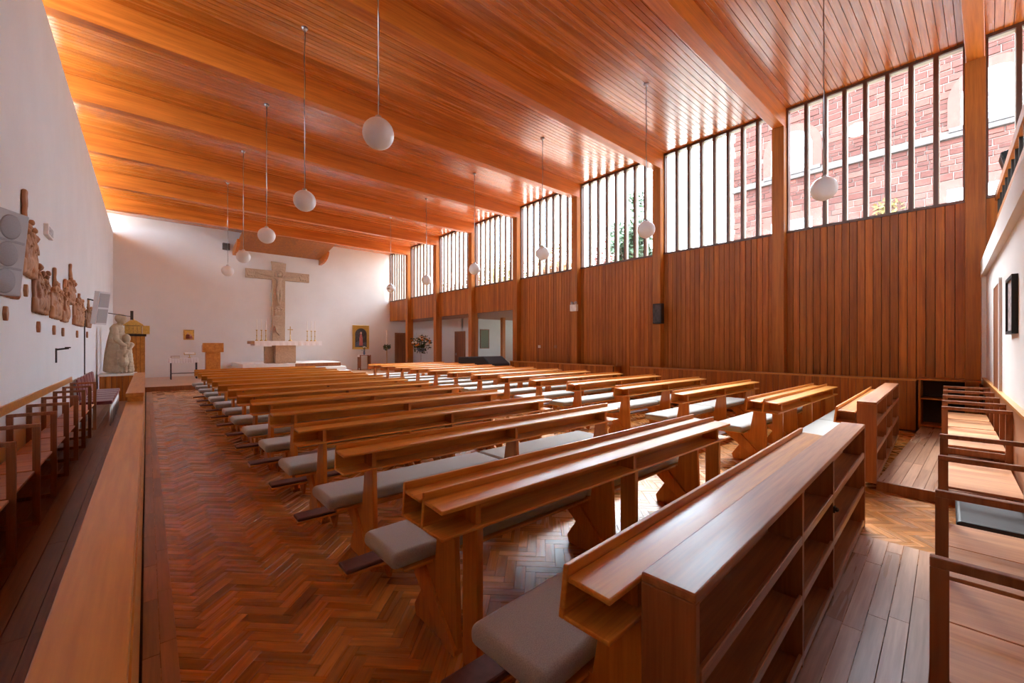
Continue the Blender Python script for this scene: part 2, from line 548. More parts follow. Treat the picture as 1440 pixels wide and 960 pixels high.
# ---- right wall: columns, boards, tall windows
wr = struct('wall_right', M().box(XR + 0.03, XR + 0.2, YG, 12.07, 0, SILL - 0.06).box(XR + 0.03, XR + 0.2, 12.07, YF, 2.96, SILL - 0.06), 'gap_dark')
colm = M().box(XR - 0.20, XR + 0.14, -0.12, 0.12, 0, ZB).box(XR - 0.02, XR + 0.14, -0.12, 0.12, ZB, ZC).mesh('column')
for y in [-2.83] + BAYS:
    obj('column', colm, 'column_wood', wr, (0, y, 0), bevel=0.005, seg=1)
def wall_boards(y0, y1, z0, z1, x, parent, name, mat='panel_wood', w=0.125):
    n = round((y1 - y0) / w); w = (y1 - y0) / n
    me = M().prism([(x, 0.002), (x - 0.018, 0.006), (x - 0.018, w - 0.006), (x, w - 0.002), (x + 0.02, w - 0.002), (x + 0.02, 0.002)], 'z', z0, z1).mesh(name)
    for i in range(n):
        obj(name, me, mat, parent, (0, y0 + i * w, 0))
for k in range(8):
    y0 = BAYS[k] + 0.12
    y1 = BAYS[k + 1] - 0.12 if k < 7 else YF
    wall_boards(y0, y1, 0.0 if k < 4 else 2.95, SILL - 0.05, XR + 0.02, wr, 'wall_board')
wall_boards(-2.71, 0.03, 0, SILL - 0.05, XR + 0.02, wr, 'wall_board', w=0.2)
for k in range(-1, 8):
    y0 = (BAYS[k] if k >= 0 else -2.83) + 0.12
    y1 = (BAYS[k + 1] if k < 7 else YF + 0.1) - 0.12
    if k == -1: y1 = BAYS[0] - 0.12
    win = struct('window_%d' % (k + 3), M().box(XR - 0.02, XR + 0.16, y0, y1, SILL - 0.05, SILL), 'mullion_wood')
    obj('window_head', M().box(XR - 0.01, XR + 0.045, y0, y1, ZC - 0.06, ZC), 'mullion_wood', win)
    obj('window_frame', M().box(XR + 0.045, XR + 0.16, y0, y1, ZC - 0.06, ZC), 'cream_paint', win)
    obj('window_jamb', M().box(XR, XR + 0.16, y0, y0 + 0.03, SILL, ZC - 0.06).box(XR, XR + 0.16, y1 - 0.03, y1, SILL, ZC - 0.06), 'mullion_wood', win)
    n = 8
    w = (y1 - y0 - 0.06) / n
    for i in range(n):
        a = y0 + 0.03 + i * w
        obj('pane', M().box(XR + 0.115, XR + 0.122, a + 0.04, a + w - 0.04, SILL, ZC - 0.06), 'pane_glass', win)
        if i:
            mu = obj('mullion', M().box(XR - 0.01, XR + 0.04, a - 0.030, a + 0.030, SILL, ZC - 0.06), 'mullion_wood', win)
            obj('frame_bar', M().box(XR + 0.04, XR + 0.14, a - 0.040, a + 0.040, SILL, ZC - 0.06), 'cream_paint', mu)

# ---- low panelled screens in front of the right wall
def screen(y0, y1, label):
    t = thing('panelled_screen', label, 'screen', (10.42, y0, 0))
    L = y1 - y0
    obj('frame', M().box(0.0, 0.03, 0, L, 0.0, 0.92), 'gap_dark', t)
    n = round(L / 0.12); w = L / n
    me = M().box(-0.018, 0.0, 0.003, w - 0.003, 0.03, 0.92).mesh('screen_board')
    for i in range(n):
        obj('screen_board', me, 'panel_wood', t, (0, i * w, 0))
    obj('cap', M().box(-0.035, 0.07, -0.01, L + 0.01, 0.92, 0.955), 'parapet_wood', t, bevel=0.006)
    for y in (0.0, L - 0.03):
        obj('end_panel', M().box(0.03, 0.42, y, y + 0.03, 0.0, 0.92), 'column_wood', t)
screen(0.86, 6.75, 'low vertical-board timber screen along the right wall, nearer of two')
screen(7.35, 12.0, 'low vertical-board timber screen along the right wall, farther of two')
# open shelf unit in the corner
t = thing('corner_shelf', 'low open timber shelf unit in the back right corner', 'shelf unit', (10.0, 0.30, 0.10))
obj('side_panel', M().box(0.42, 0.86, 0.50, 0.53, 0, 0.84), 'column_wood', t)
obj('side_panel', M().box(0.42, 0.86, -0.20, -0.17, 0, 0.84), 'column_wood', t)
obj('top', M().box(0.40, 0.88, -0.22, 0.55, 0.84, 0.87), 'column_wood', t)
obj('shelf', M().box(0.42, 0.86, -0.17, 0.50, 0.50, 0.52), 'column_wood', t)
obj('shelf', M().box(0.42, 0.86, -0.17, 0.50, 0.02, 0.05), 'column_wood', t)
obj('back_panel', M().box(0.85, 0.87, -0.17, 0.50, 0, 0.84), 'gap_dark', t)

# ---- chapel beyond the openings on the right
ch = struct('wall_chapel', M().box(12.5, 18.0, 18.2, 18.35, 0, 2.96), 'chapel_plaster')
struct('wall_chapel_partition', M().box(12.5, 12.65, 17.3, YF, 0, 2.96), 'plaster')
struct('wall_chapel_near', M().box(XR + 0.2, 17.0, 8.85, 9.0, 0, 3.1), 'chapel_plaster')
struct('wall_chapel_outer', M().box(17.0, 17.15, 9.0, 18.2, 0, 0.9).box(17.0, 17.15, 9.0, 18.2, 2.4, 3.1).box(17.0, 17.15, 9.0, 10.2, .9, 2.4).box(17.0, 17.15, 13.0, 14.2, .9, 2.4).box(17.0, 17.15, 17.0, 18.2, .9, 2.4), 'chapel_plaster')
for i, y in enumerate((10.2, 14.2)):
    struct('window_%d' % (20 + i), M().box(17.06, 17.066, y, y + 2.8, 0.9, 2.4), 'pane_glass')  # out-of-view chapel glazing, added to let daylight into the chapel
struct('ceiling_chapel', M().box(XR + 0.2, 17.2, 8.9, YF, 2.96, 3.15), 'stall_wood')
d = struct('door_1', M().box(12.46, 12.5, 18.05, 18.85, 0, 2.2), 'door_wood', 'brown timber door in the white chapel partition')
obj('door_handle', M().box(12.43, 12.46, 18.75, 18.79, 1.0, 1.12), 'steel', d)
obj('frame', M().box(12.45, 12.5, 17.98, 18.05, 0, 2.27).box(12.45, 12.5, 18.85, 18.92, 0, 2.27).box(12.45, 12.5, 18.05, 18.85, 2.2, 2.27), 'stall_wood', d)
d = struct('door_2', M().box(11.3, 12.15, YF - 0.04, YF, 0.165, 2.2), 'door_wood', 'dark timber door in the altar wall beyond the columns')
obj('frame', M().box(11.22, 11.3, YF - 0.05, YF, 0.165, 2.28).box(12.15, 12.23, YF - 0.05, YF, 0.165, 2.28).box(11.3, 12.15, YF - 0.05, YF, 2.2, 2.28), 'stall_wood', d)
for x, y in ((12.6, 17.2), (13.9, 16.6)):
    tag(obj('chapel_post', M().box(x - 0.09, x + 0.09, y - 0.09, y + 0.09, 0, 2.96), 'column_wood'), None, None, None, 'structure')
t = thing('notice_board', 'green notice board in a dark frame on the chapel wall', 'notice board', (13.62, 18.2, 1.35))
obj('board', M().box(0.03, 0.57, -0.03, 0, 0.03, 1.02), 'board_green', t)
obj('frame', M().box(0, 0.6, -0.04, 0, 0, 0.03).box(0, 0.6, -0.04, 0, 1.02, 1.05).box(0, 0.03, -0.04, 0, 0.03, 1.02).box(0.57, 0.6, -0.04, 0, 0.03, 1.02), 'stall_wood', t)

# ---- back wall with gallery
def bk(m, mat, name, parent=None, kind=None, bevel=0):
    o = obj(name, m, mat, parent, None if parent else (0, -0.45, 0), None if parent else (0, 0, SKEW), bevel)
    return tag(o, None, None, None, 'structure') if parent is None else o
wb = bk(M().box(XL - 0.2, 11.0, -0.2, 0.0, 0, 2.72), 'plaster', 'wall_back')
bk(M().box(10.55, 10.78, 0.0, 0.05, 0.9, 2.72), 'plaster', 'pilaster', wb)
bk(M().box(XL, 11.0, -3.4, 0.06, 2.72, 2.98), 'plaster', 'gallery_front', wb)
bk(M().box(XL, 10.9, 0.0, 0.03, 0.0, 1.0), 'stall_wood', 'trim_1')
bk(M().box(XL, 10.9, 0.0, 0.045, 1.0, 1.025), 'parapet_wood', 'trim_2')
d3 = bk(M().box(7.72, 8.5, 0.0, 0.02, 1.025, 2.32), 'door_wood', 'door_3')
bk(M().box(7.66, 7.72, 0.0, 0.026, 1.025, 2.38).box(8.5, 8.56, 0.0, 0.026, 1.025, 2.38).box(7.72, 8.5, 0.0, 0.026, 2.32, 2.38), 'plaster', 'frame', d3)
struct('wall_gallery', M().box(XL - 0.2, XR + 0.2, YG - 0.2, YG, 0, 7.2), 'plaster')
t = thing('gallery_railing', 'timber railing with two rails along the gallery edge', 'railing', (0, -0.45, 2.98), SKEW)
obj('kerb', M().box(XL, 10.6, -0.16, 0.0, 0, 0.06), 'column_wood', t)
for z in (0.52, 0.98):
    obj('rail', M().box(XL, 10.6, -0.17, -0.10, z, z + 0.14), 'column_wood', t, bevel=0.006)
bal = M().box(-0.012, 0.012, -0.16, -0.12, 0.06, 1.0).mesh('baluster')
for i in range(28):
    obj('baluster', bal, 'dark_metal', t, (XL + 0.2 + i * 0.42, 0, 0))

# ------------------------------------------------------------------ pews
PL = 3.14
def dup(root, loc, rz=0.0):
    r = root.copy(); COL.objects.link(r); r.location = loc; r.rotation_euler = (0, 0, rz)
    for c in list(root.children):
        k = c.copy(); COL.objects.link(k); k.parent = r
        for g in c.children:
            h = g.copy(); COL.objects.link(h); h.parent = k
    return r
LEGX = (0.22, PL / 2, PL - 0.22)
def desk_top(t):
    obj('back_board', M().prism([(0, 0.883), (0.022, 0.88), (0.044, 0.70), (0.022, 0.70)], 'x', 0, PL), 'pew_wood', t, bevel=0.005)
    obj('book_ledge', M().prism([(-0.15, 0.818), (-0.15, 0.838), (0.004, 0.846), (0.004, 0.826)], 'x', 0, PL), 'pew_wood', t, bevel=0.006)
    obj('lower_shelf', M().box(0, PL, -0.15, 0.022, 0.70, 0.716), 'pew_wood', t, bevel=0.005)
    me = M().box(-0.015, 0.015, -0.125, 0.01, 0.716, 0.82).mesh('divider')
    for x in LEGX:
        obj('divider', me, 'pew_wood_upright', t, (x, 0, 0))
def kneeler(t, y=-0.28):
    k = obj('kneeler', M().box(-0.06, PL + 0.02, y - 0.08, y + 0.08, 0.125, 0.143), 'pew_wood', t, bevel=0.003, seg=1)
    obj('pad', M().box(-0.055, PL + 0.015, y - 0.075, y + 0.075, 0.143, 0.172), 'kneeler_vinyl', k, bevel=0.012)
    for x in LEGX:
        obj('bracket', M().prism([(y - 0.06, 0.125), (y + 0.14, 0.125), (y + 0.14, 0.09), (y + 0.02, 0.0), (y - 0.02, 0.0)], 'x', x + 0.03, x + 0.05), 'pew_wood_upright', k)
def make_pew(kn=True):
    t = thing('pew', 'pew', 'pew')
    desk_top(t)
    leg = M().prism([(-0.135, 0.70), (0.005, 0.70), (0.055, 0.40), (0.385, 0.39), (0.395, 0.365), (0.19, 0.20), (0.285, 0.06), (0.27, 0.0), (-0.165, 0.0)], 'x', -0.017, 0.017).mesh('leg')
    br = M().prism([(0.19, 0.382), (0.36, 0.382), (0.385, 0.362), (-0.07, 0.0), (-0.165, 0.0), (-0.165, 0.03)], 'x', -0.036, 0.036).mesh('brace')
    for x in LEGX:
        obj('leg', leg, 'pew_wood_upright', t, (x, 0, 0), bevel=0.003, seg=1)
        obj('brace', br, 'pew_wood_upright', t, (x, 0, 0), bevel=0.003, seg=1)
    obj('seat_board', M().box(0.03, PL - 0.03, 0.07, 0.45, 0.383, 0.40), 'pew_wood', t, bevel=0.003, seg=1)
    if kn:
        kneeler(t)
    return t
def make_desk():
    t = thing('book_rest', 'book rest', 'book rest')
    desk_top(t)
    leg = M().box(-0.02, 0.02, -0.14, -0.02, 0.0, 0.70).mesh('post')
    for x in LEGX:
        obj('post', leg, 'pew_wood_upright', t, (x, 0, 0), bevel=0.003, seg=1)
    kneeler(t, -0.30)
    return t
HC = PL / 2 + 0.03
cm = M().box(0, HC - 0.012, 0.0, 0.40, 0, 0.088)
cush_mesh = cm.mesh('seat_cushion')
ROWS = 13
pewK, pew0 = make_pew(True), make_pew(False)
usedK = used0 = False
def place_pew(x, y, rz, label, kn):
    global usedK, used0
    if kn:
        p = pewK if not usedK else dup(pewK, (0, 0, 0)); usedK = True
    else:
        p = pew0 if not used0 else dup(pew0, (0, 0, 0)); used0 = True
    p.location = (x, y, 0); p.rotation_euler = (0, 0, rz)
    tag(p, label, 'pew', 'oak pews in two blocks')
    return p
def cushions(x, y, rz, rowtxt):
    for i in (0, 1):
        c = obj('seat_cushion', cush_mesh, 'cushion_grey', None, None, None, bevel=0.036, seg=4)
        lx = -0.03 + i * HC
        ly = 0.075 + R.uniform(-0.006, 0.006)
        c.location = (x + lx * math.cos(rz) - ly * math.sin(rz), y + lx * math.sin(rz) + ly * math.cos(rz), 0.4005)
        c.rotation_euler = (0, 0, rz + R.uniform(-0.003, 0.003))
        for p in c.data.polygons: p.use_smooth = True
        tag(c, 'grey seat cushion, %s half of %s' % (('left', 'right')[i], rowtxt), 'cushion', 'grey cushions on the pews')
for side, x0, yy in (('left', 0.98, 1.94), ('right', 5.95, 2.08)):
    for k in range(ROWS):
        n = ROWS - k
        y = yy + 1.04 * k
        xx = x0 + (0.0 if k == 0 else R.uniform(-0.012, 0.012))
        lab = 'oak pew with grey cushions, %s row from the altar in the %s block' % (ordinal(n), side)
        place_pew(xx, y, 0, lab, k > 0)
        cushions(xx, y, 0, '%s pew from the altar, %s block' % (ordinal(n), side))
    if side == 'left':
        dk = make_desk(); dk.location = (x0, yy - 0.197, 0)
    else:
        dk = dup(dk, (x0, yy - 0.197, 0))
    tag(dk, 'oak book rest on plain posts behind the rearmost full row, %s block' % side, 'book rest', 'book rests behind the last rows')
S0 = math.radians(2.75)
for side, x0, y in (('left', 1.0, 0.872), ('right', 5.85, 1.115)):
    place_pew(x0, y, S0, 'oak back pew standing against the %s bookcase' % side, False)
    cushions(x0, y, S0, 'back pew at the %s bookcase' % side)

# ------------------------------------------------------------------ bookcases behind the back pews
def bookcase(loc, L, divs, H, label):
    t = thing('bookcase', label, 'bookcase', loc, S0, 'bookcases behind the back pews')
    D = 0.165
    obj('top', M().box(0, L, 0, D, H - 0.03, H), 'old_oak', t, bevel=0.005)
    for x in (0, L - 0.03):
        obj('end_panel', M().box(x, x + 0.03, 0, D, 0, H - 0.03), 'old_oak_upright', t, bevel=0.003, seg=1)
    obj('back_panel', M().box(0.03, L - 0.03, D - 0.014, D, 0, H - 0.03), 'old_oak', t)
    xs = [0.03] + divs + [L - 0.03]
    for x in divs:
        obj('divider', M().box(x - 0.016, x + 0.016, 0.002, D - 0.014, 0, H - 0.03), 'old_oak_upright', t, bevel=0.002, seg=1)
    for a, b in zip(xs[:-1], xs[1:]):
        for z in (0.02, 0.31, 0.60):
            sh = obj('shelf', M().box(a + 0.016, b - 0.016, 0.01, D - 0.014, z, z + 0.018), 'old_oak', t)
            obj('shelf_lip', M().box(a + 0.016, b - 0.016, 0.002, 0.018, z, z + 0.045), 'old_oak', sh, bevel=0.003, seg=1)
    return t
b = bookcase((1.145, 0.535, 0.0), 3.56, [1.28, 2.09], 0.885, 'long brown oak bookcase with a scuffed top, nearest the camera')
k = obj('latch', M().ball((2.09, -0.012, 0.55), 0.014, 10, 6).box(2.075, 2.105, -0.006, 0.004, 0.53, 0.57), 'dark_metal', b)
bookcase((5.82, 0.78, 0.10), 3.1, [1.1, 1.95], 0.865, 'brown oak bookcase standing on the raised platform')

# ------------------------------------------------------------------ low parapet by the left passage
t = thing('parapet', 'low orange timber parapet with a broad cap along the left passage', 'parapet', (-0.09, 0, 0))
obj('cap', M().box(-0.07, 0.064, -0.35, 5.72, 0.968, 1.0), 'parapet_wood', t, bevel=0.004)
obj('panel', M().box(-0.05, 0.06, -0.33, 5.72, 0.0, 0.968), 'parapet_wood', t)
obj('moulding', M().box(0.06, 0.068, -0.33, 5.72, 0.90, 0.968), 'parapet_wood', t)
t = thing('parapet', 'slightly taller far length of timber parapet ending near the statue', 'parapet', (-0.09, 5.73, 0))
obj('cap', M().box(-0.075, 0.064, 0, 4.1, 1.045, 1.085), 'parapet_wood', t, bevel=0.004)
obj('panel', M().box(-0.06, 0.06, 0.01, 4.1, 0.0, 1.045), 'parapet_wood', t)

# ------------------------------------------------------------------ wall stalls
def stalls(name, label, loc, rz, fx, z_arm, depth, skip=(), seats=True):
    """frames at distances fx along local x, backs towards -y"""
    t = thing(name, label, 'stalls', loc, rz)
    fm = M()
    w = 0.032
    fm.box(-w / 2, w / 2, depth - 0.045, depth, 0, z_arm - 0.032)
    fm2 = M().box(-w / 2, w / 2, 0, depth, z_arm - 0.032, z_arm).mesh('arm')
    post = fm.mesh('front_post')
    rear = M().box(-w / 2, w / 2, 0.0, 0.045, 0, z_arm - 0.032).mesh('rear_post')
    foot = M().box(-w / 2, w / 2, 0.045, depth - 0.045, 0.0, 0.04).mesh('foot_rail')
    srl = M().box(-w / 2, w / 2, 0.045, depth - 0.045, 0.40, 0.455).mesh('seat_rail')
    for x in fx:
        f = obj('frame', fm2, 'stall_wood', t, (x, 0, 0), bevel=0.003, seg=1)
        obj('front_post', post, 'stall_wood', f)
        obj('rear_post', rear, 'stall_wood', f)
        obj('foot_rail', foot, 'stall_wood', f)
        obj('seat_rail', srl, 'stall_wood', f)
    if seats:
        for i, (a, b) in enumerate(zip(fx[:-1], fx[1:])):
            if i in skip: continue
            n = 2 if b - a > 0.75 else 1
            for j in range(n):
                p = a + 0.02 + j * (b - a - 0.04) / n
                q = a + 0.02 + (j + 1) * (b - a - 0.04) / n
                obj('seat', M().box(p + 0.003, q - 0.003, 0.035, depth - 0.03, 0.458, 0.478), 'stall_seat', t, bevel=0.003, seg=1)
            obj('front_rail', M().box(a + 0.016, b - 0.016, depth - 0.10, depth - 0.08, 0.40, 0.456), 'stall_wood', t)
    return t
LD = 0.34
fl = [0.9 * i for i in range(0, 10)]
ls = stalls('wall_stalls', 'row of dark timber stalls with square arm frames along the left wall', (XL + 0.002, 10.9, 0), -math.pi / 2, fl, 0.885, LD)
obj('back_rail', M().box(-0.1, 8.4, 0.001, 0.02, 0.90, 0.99), 'parapet_wood', ls)
rs = stalls('wall_stalls', 'near stretch of dark timber stalls along the back wall', (0, -0.42, 0), SKEW, [1.07, 1.97, 2.87, 3.77, 4.67], 0.885, 0.46, skip=(3,))
rs2 = stalls('wall_stalls', 'far stretch of timber stalls on the raised platform by the back wall', (0, -0.42, 0.10), SKEW, [6.03, 6.68, 7.42, 8.2, 9.0], 0.86, 0.46)
obj('seat', M().box(4.70, 6.0, 0.035, 0.43, 0.36, 0.38), 'stall_seat', rs2, bevel=0.003)
t = thing('stool', 'black padded stool standing between the back wall stalls', 'stool', (4.22, -0.01, 0), SKEW)
obj('pad', M().box(-0.34, 0.34, -0.16, 0.16, 0.38, 0.46), 'black_leather', t, bevel=0.02, seg=3)
for sx in (-0.3, 0.3):
    for sy in (-0.13, 0.13):
        obj('leg', M().box(sx - 0.014, sx + 0.014, sy - 0.014, sy + 0.014, 0, 0.38), 'dark_metal', t)

# maroon upholstered chairs
def maroon_chair():
    t = thing('upholstered_chair', 'c', 'chair')
    obj('seat', M().box(0.02, 0.47, -0.23, 0.23, 0.42, 0.49), 'maroon_fabric', t, bevel=0.02, seg=3)
    obj('backrest', M().prism([(0.0, 0.52), (0.05, 0.52), (0.0, 0.92), (-0.04, 0.92)], 'y', -0.22, 0.22), 'maroon_fabric', t, bevel=0.015)
    for sx, sy in ((0.04, -0.21), (0.04, 0.21), (0.44, -0.21), (0.44, 0.21)):
        obj('leg', M().tube([(sx, sy, 0), (sx, sy, 0.43)], 0.011, 8), 'steel', t)
    for sy in (-0.21, 0.21):
        obj('back_tube', M().tube([(0.04, sy, 0.43), (0.02, sy, 0.6), (-0.03, sy, 0.93)], 0.011, 8), 'steel', t)
    return t
mc = maroon_chair()
for i in range(6):
    c = mc if i == 0 else dup(mc, (0, 0, 0))
    c.location = (-0.98, 11.45 + 0.52 * i, 0)
    tag(c, 'maroon upholstered chair by the left wall, %s from the statue' % ordinal(6 - i), 'chair', 'maroon chairs by the left wall')

# ------------------------------------------------------------------ pendant globes
def globe(x, y, z, label):
    t = thing('pendant_lamp', label, 'lamp', (x, y, z), 0, 'opal globe pendants')
    obj('globe', M().ball((0, 0, 0), 0.175, 28, 18), 'opal_glass', t)
    g = obj('collar', M().lathe([(0.0, 0.20), (0.035, 0.20), (0.04, 0.165), (0.0, 0.165)], seg=12), 'steel', t)
    obj('chain', M().tube([(0, 0, 0.195), (0, 0, ZC - z - 0.03)], 0.006, 6), 'steel', t)
    obj('cable', M().tube([(0.012 * math.sin(i * 0.9), 0.012 * math.cos(i * 0.9), 0.2 + (ZC - z - 0.23) * i / 24) for i in range(25)], 0.003, 5), 'black_plastic', t)
    obj('ceiling_rose', M().lathe([(0.0, ZC - z - 0.05), (0.03, ZC - z - 0.05), (0.055, ZC - z - 0.005), (0.0, ZC - z - 0.005)], seg=14), 'steel', t)
for i in range(5):
    globe(2.0, 4.62 + 2.98 * i, 4.0, 'white opal globe pendant in the left row, %s from the altar' % ordinal(5 - i))
for i in range(6):
    globe(7.7, 1.64 + 2.98 * i, 3.93, 'white opal globe pendant in the window row, %s from the altar' % ordinal(6 - i))

# ------------------------------------------------------------------ sanctuary
AY = 21.0
st = thing('altar_platform', 'stepped altar platform with pale stone top and timber riser', 'platform', (2.7, 19.9, 0.165))
for i, z in enumerate((0.19, 0.38)):
    obj('step', M().box(0.15 * i, 4.6 - 0.15 * i, 0.0 + 0.3 * i, 3.6, z - 0.19 + (0.0 if i == 0 else 0.0), z), 'white_stone', st, bevel=0.006)
obj('step', M().box(0.3, 4.3, 0.6, 3.6, 0.38, 0.575), 'white_stone', st, bevel=0.006)
obj('riser', M().box(2.3, 4.3, 0.585, 0.6, 0.39, 0.545), 'door_wood', st)
t = thing('altar', 'stone altar on a block pedestal', 'altar', (4.72, AY, 0.74))
obj('pedestal', M().box(-0.46, 0.36, -0.30, 0.30, 0, 0.86), 'limestone', t, bevel=0.006)
obj('rear_block', M().box(-0.80, -0.46, 0.05, 0.35, 0, 0.74), 'limestone', t, bevel=0.006)
obj('table_slab', M().box(-1.42, 1.42, -0.42, 0.42, 0.86, 0.985), 'limestone', t, bevel=0.006)
cl = M()
n = 48
top, bot = [], []
pts = []
def cloth(x0, x1, y0, y1, z, drop, wav):
    m = M()
    per = []
    N = 40
    for i in range(N): per.append((x0 + (x1 - x0) * i / N, y0, 0, -1))
    for i in range(12): per.append((x1, y0 + (y1 - y0) * i / 12, 1, 0))
    for i in range(N): per.append((x1 - (x1 - x0) * i / N, y1, 0, 1))
    for i in range(12): per.append((x0, y1 - (y1 - y0) * i / 12, -1, 0))
    k = len(per); vs = []
    for lvl in range(4):
        for j, (x, y, nx, ny) in enumerate(per):
            o = 0.004 + wav * lvl / 3 * (1 + math.sin(j * 1.7) * 0.9)
            vs.append((x + nx * o, y + ny * o, z - drop * lvl / 3))
    fs = [tuple(range(k))]
    for l in range(3):
        fs += [(l * k + j, l * k + k + j, l * k + k + (j + 1) % k, l * k + (j + 1) % k) for j in range(k)]
    m.add(vs, fs)
    return m
ac = obj('altar_cloth', cloth(-1.28, 1.44, -0.43, 0.43, 0.992, 0.20, 0.012), 'white_cloth', None, (4.72, AY, 0.74))
tag(ac, 'white linen cloth hanging over the altar top', 'cloth')
ztop = 0.74 + 0.994
for i, x in enumerate((3.62, 3.80, 3.97, 5.68, 5.86, 6.02)):
    t = thing('candlestick', 'brass candlestick with thin white candle, %s from the left on the altar' % ordinal(i + 1), 'candlestick', (x, AY + 0.15, ztop), 0, 'altar candlesticks')
    obj('stick', M().lathe([(0, 0), (0.055, 0), (0.05, 0.03), (0.018, 0.06), (0.015, 0.2), (0.03, 0.23), (0.015, 0.26), (0.014, 0.44), (0.045, 0.47), (0.045, 0.485), (0, 0.485)], seg=12), 'brass', t)
    obj('candle', M().lathe([(0.012, 0.485), (0.012, 0.95), (0, 0.955)], seg=8), 'wax', t)
t = thing('altar_cross', 'small brass standing cross on the altar', 'cross', (4.93, AY + 0.05, ztop))
obj('base', M().lathe([(0, 0), (0.08, 0), (0.07, 0.03), (0.02, 0.07), (0.015, 0.3), (0, 0.3)], seg=12), 'brass', t)
obj('cross', M().box(-0.016, 0.016, -0.01, 0.01, 0.28, 0.66).box(-0.11, 0.11, -0.01, 0.01, 0.50, 0.535), 'brass', t)
# great stone cross on the wall
t = thing('crucifix', 'tall carved stone crucifix mounted on the altar wall', 'crucifix', (4.96, YF - 0.004, 0))
obj('upright', M().prism([(-0.28, 1.4), (0.28, 1.4), (0.29, 5.0), (0.32, 5.55), (0.33, 5.66), (-0.33, 5.70), (-0.31, 5.55), (-0.29, 5.0)], 'y', -0.16, 0), 'limestone', t, bevel=0.01)
obj('cross_arm', M().box(-1.42, -0.285, -0.15, 0, 4.80, 5.24), 'limestone', t, bevel=0.01)
obj('cross_arm', M().box(0.285, 1.42, -0.15, 0, 4.80, 5.24), 'limestone', t, bevel=0.01)
obj('corbel', M().prism([(-0.21, 2.48), (0.21, 2.48), (0.15, 2.2), (0.0, 2.02), (-0.15, 2.2)], 'y', -0.36, -0.16), 'limestone', t, bevel=0.01)
fg = M()
fg.ball((0.0, -0.25, 5.06), (0.085, 0.09, 0.11))
fg.limb((0, -0.2, 4.95), (0, -0.2, 4.88), 0.05, 0.055)
fg.limb((0, -0.2, 4.80), (0, -0.2, 4.42), 0.135, 0.10)
fg.limb((-0.12, -0.2, 4.85), (0.12, -0.2, 4.85), 0.07, 0.07)
for s in (-1, 1):
    fg.limb((s * 0.13, -0.2, 4.86), (s * 0.55, -0.19, 4.97), 0.06, 0.045)
    fg.limb((s * 0.55, -0.19, 4.97), (s * 0.93, -0.18, 5.05), 0.045, 0.032)
    fg.ball((s * 0.98, -0.17, 5.06), (0.06, 0.025, 0.035))
    fg.limb((s * 0.06, -0.2, 4.40), (s * 0.075, -0.25, 4.02), 0.085, 0.065)
    fg.limb((s * 0.075, -0.25, 4.02), (s * 0.03, -0.2, 3.62), 0.06, 0.04)
    fg.ball((s * 0.03, -0.23, 3.56), (0.035, 0.06, 0.05))
fg.ball((0, -0.2, 4.38), (0.145, 0.10, 0.14))
obj('figure', fuse(fg, 0.022, 3), 'limestone', t)
obj('halo', M().lathe([(0.2, -0.02), (0.23, 0.0), (0.2, 0.02), (0.17, 0.0), (0.2, -0.02)], seg=28), 'limestone', t, (0, -0.165, 5.08), (math.pi / 2, 0, 0))
for s in (-1, 1):
    rl = M()
    for i in range(6):
        x = s * (1.02 + 0.06 * i)
        rl.limb((x, -0.15, 4.90 + 0.03 * (i % 2)), (x + s * 0.05 * (i % 3 - 1), -0.16, 5.08 + 0.02 * (i % 3)), 0.05, 0.035, 5)
        rl.ball((x + s * 0.02, -0.165, 5.14 - 0.05 * (i % 2)), 0.04, 10, 6)
    obj('relief', fuse(rl, 0.02, 2), 'limestone', t)
rl = M()
for i in range(5):
    x = -0.16 + 0.08 * i
    rl.limb((x, -0.15, 3.02), (x + 0.03 * (i % 2), -0.17, 3.24 + 0.05 * (i % 2)), 0.055, 0.04, 5)
    rl.ball((x, -0.18, 3.34 + 0.05 * (i % 2)), 0.045, 10, 6)
obj('relief', fuse(rl, 0.02, 2), 'limestone', t)
# canopy above the altar
t = thing('canopy', 'sloping timber canopy with curved brackets above the crucifix', 'canopy', (3.1, YF, 0))
for i in range(12):
    w = 3.85 / 12
    obj('soffit_board', M().prism([(0, 6.08), (0, 6.12), (-2.4, 6.50), (-2.4, 6.46)], 'x', i * w + 0.003, (i + 1) * w - 0.003), 'column_wood', t)
for x in (0.0, 3.85):
    arc = [(0.0, 5.80), (-0.16, 5.80)] + [(-0.16 - 1.2 * math.sin(a) , 5.80 + 0.5 * (1 - math.cos(a))) for a in [0.3 * i for i in range(1, 6)]] + [(-1.36, 6.32), (-0.1, 6.12), (0.0, 6.10)]
    obj('bracket', M().prism(arc, 'x', x - 0.06, x + 0.06), 'beam_wood', t)
t = thing('wall_box', 'small grey box on the altar wall beside the canopy', 'box', (2.78, YF, 6.0))
obj('case', M().box(-0.14, 0.14, -0.16, 0, 0, 0.3), 'grey_stone', t, bevel=0.01)
# lectern
t = thing('lectern', 'plain orange timber lectern with wider top box', 'lectern', (1.98, 20.5, 0.165))
obj('body', M().box(-0.24, 0.24, -0.16, 0.16, 0, 1.12), 'parapet_wood', t, bevel=0.006)
obj('desk', M().prism([(-0.22, 1.10), (0.22, 1.10), (0.26, 1.36), (-0.22, 1.47)], 'x', -0.34, 0.34), 'parapet_wood', t, bevel=0.006)
obj('plinth', M().box(-0.30, 0.30, -0.22, 0.22, 0, 0.05), 'parapet_wood', t)
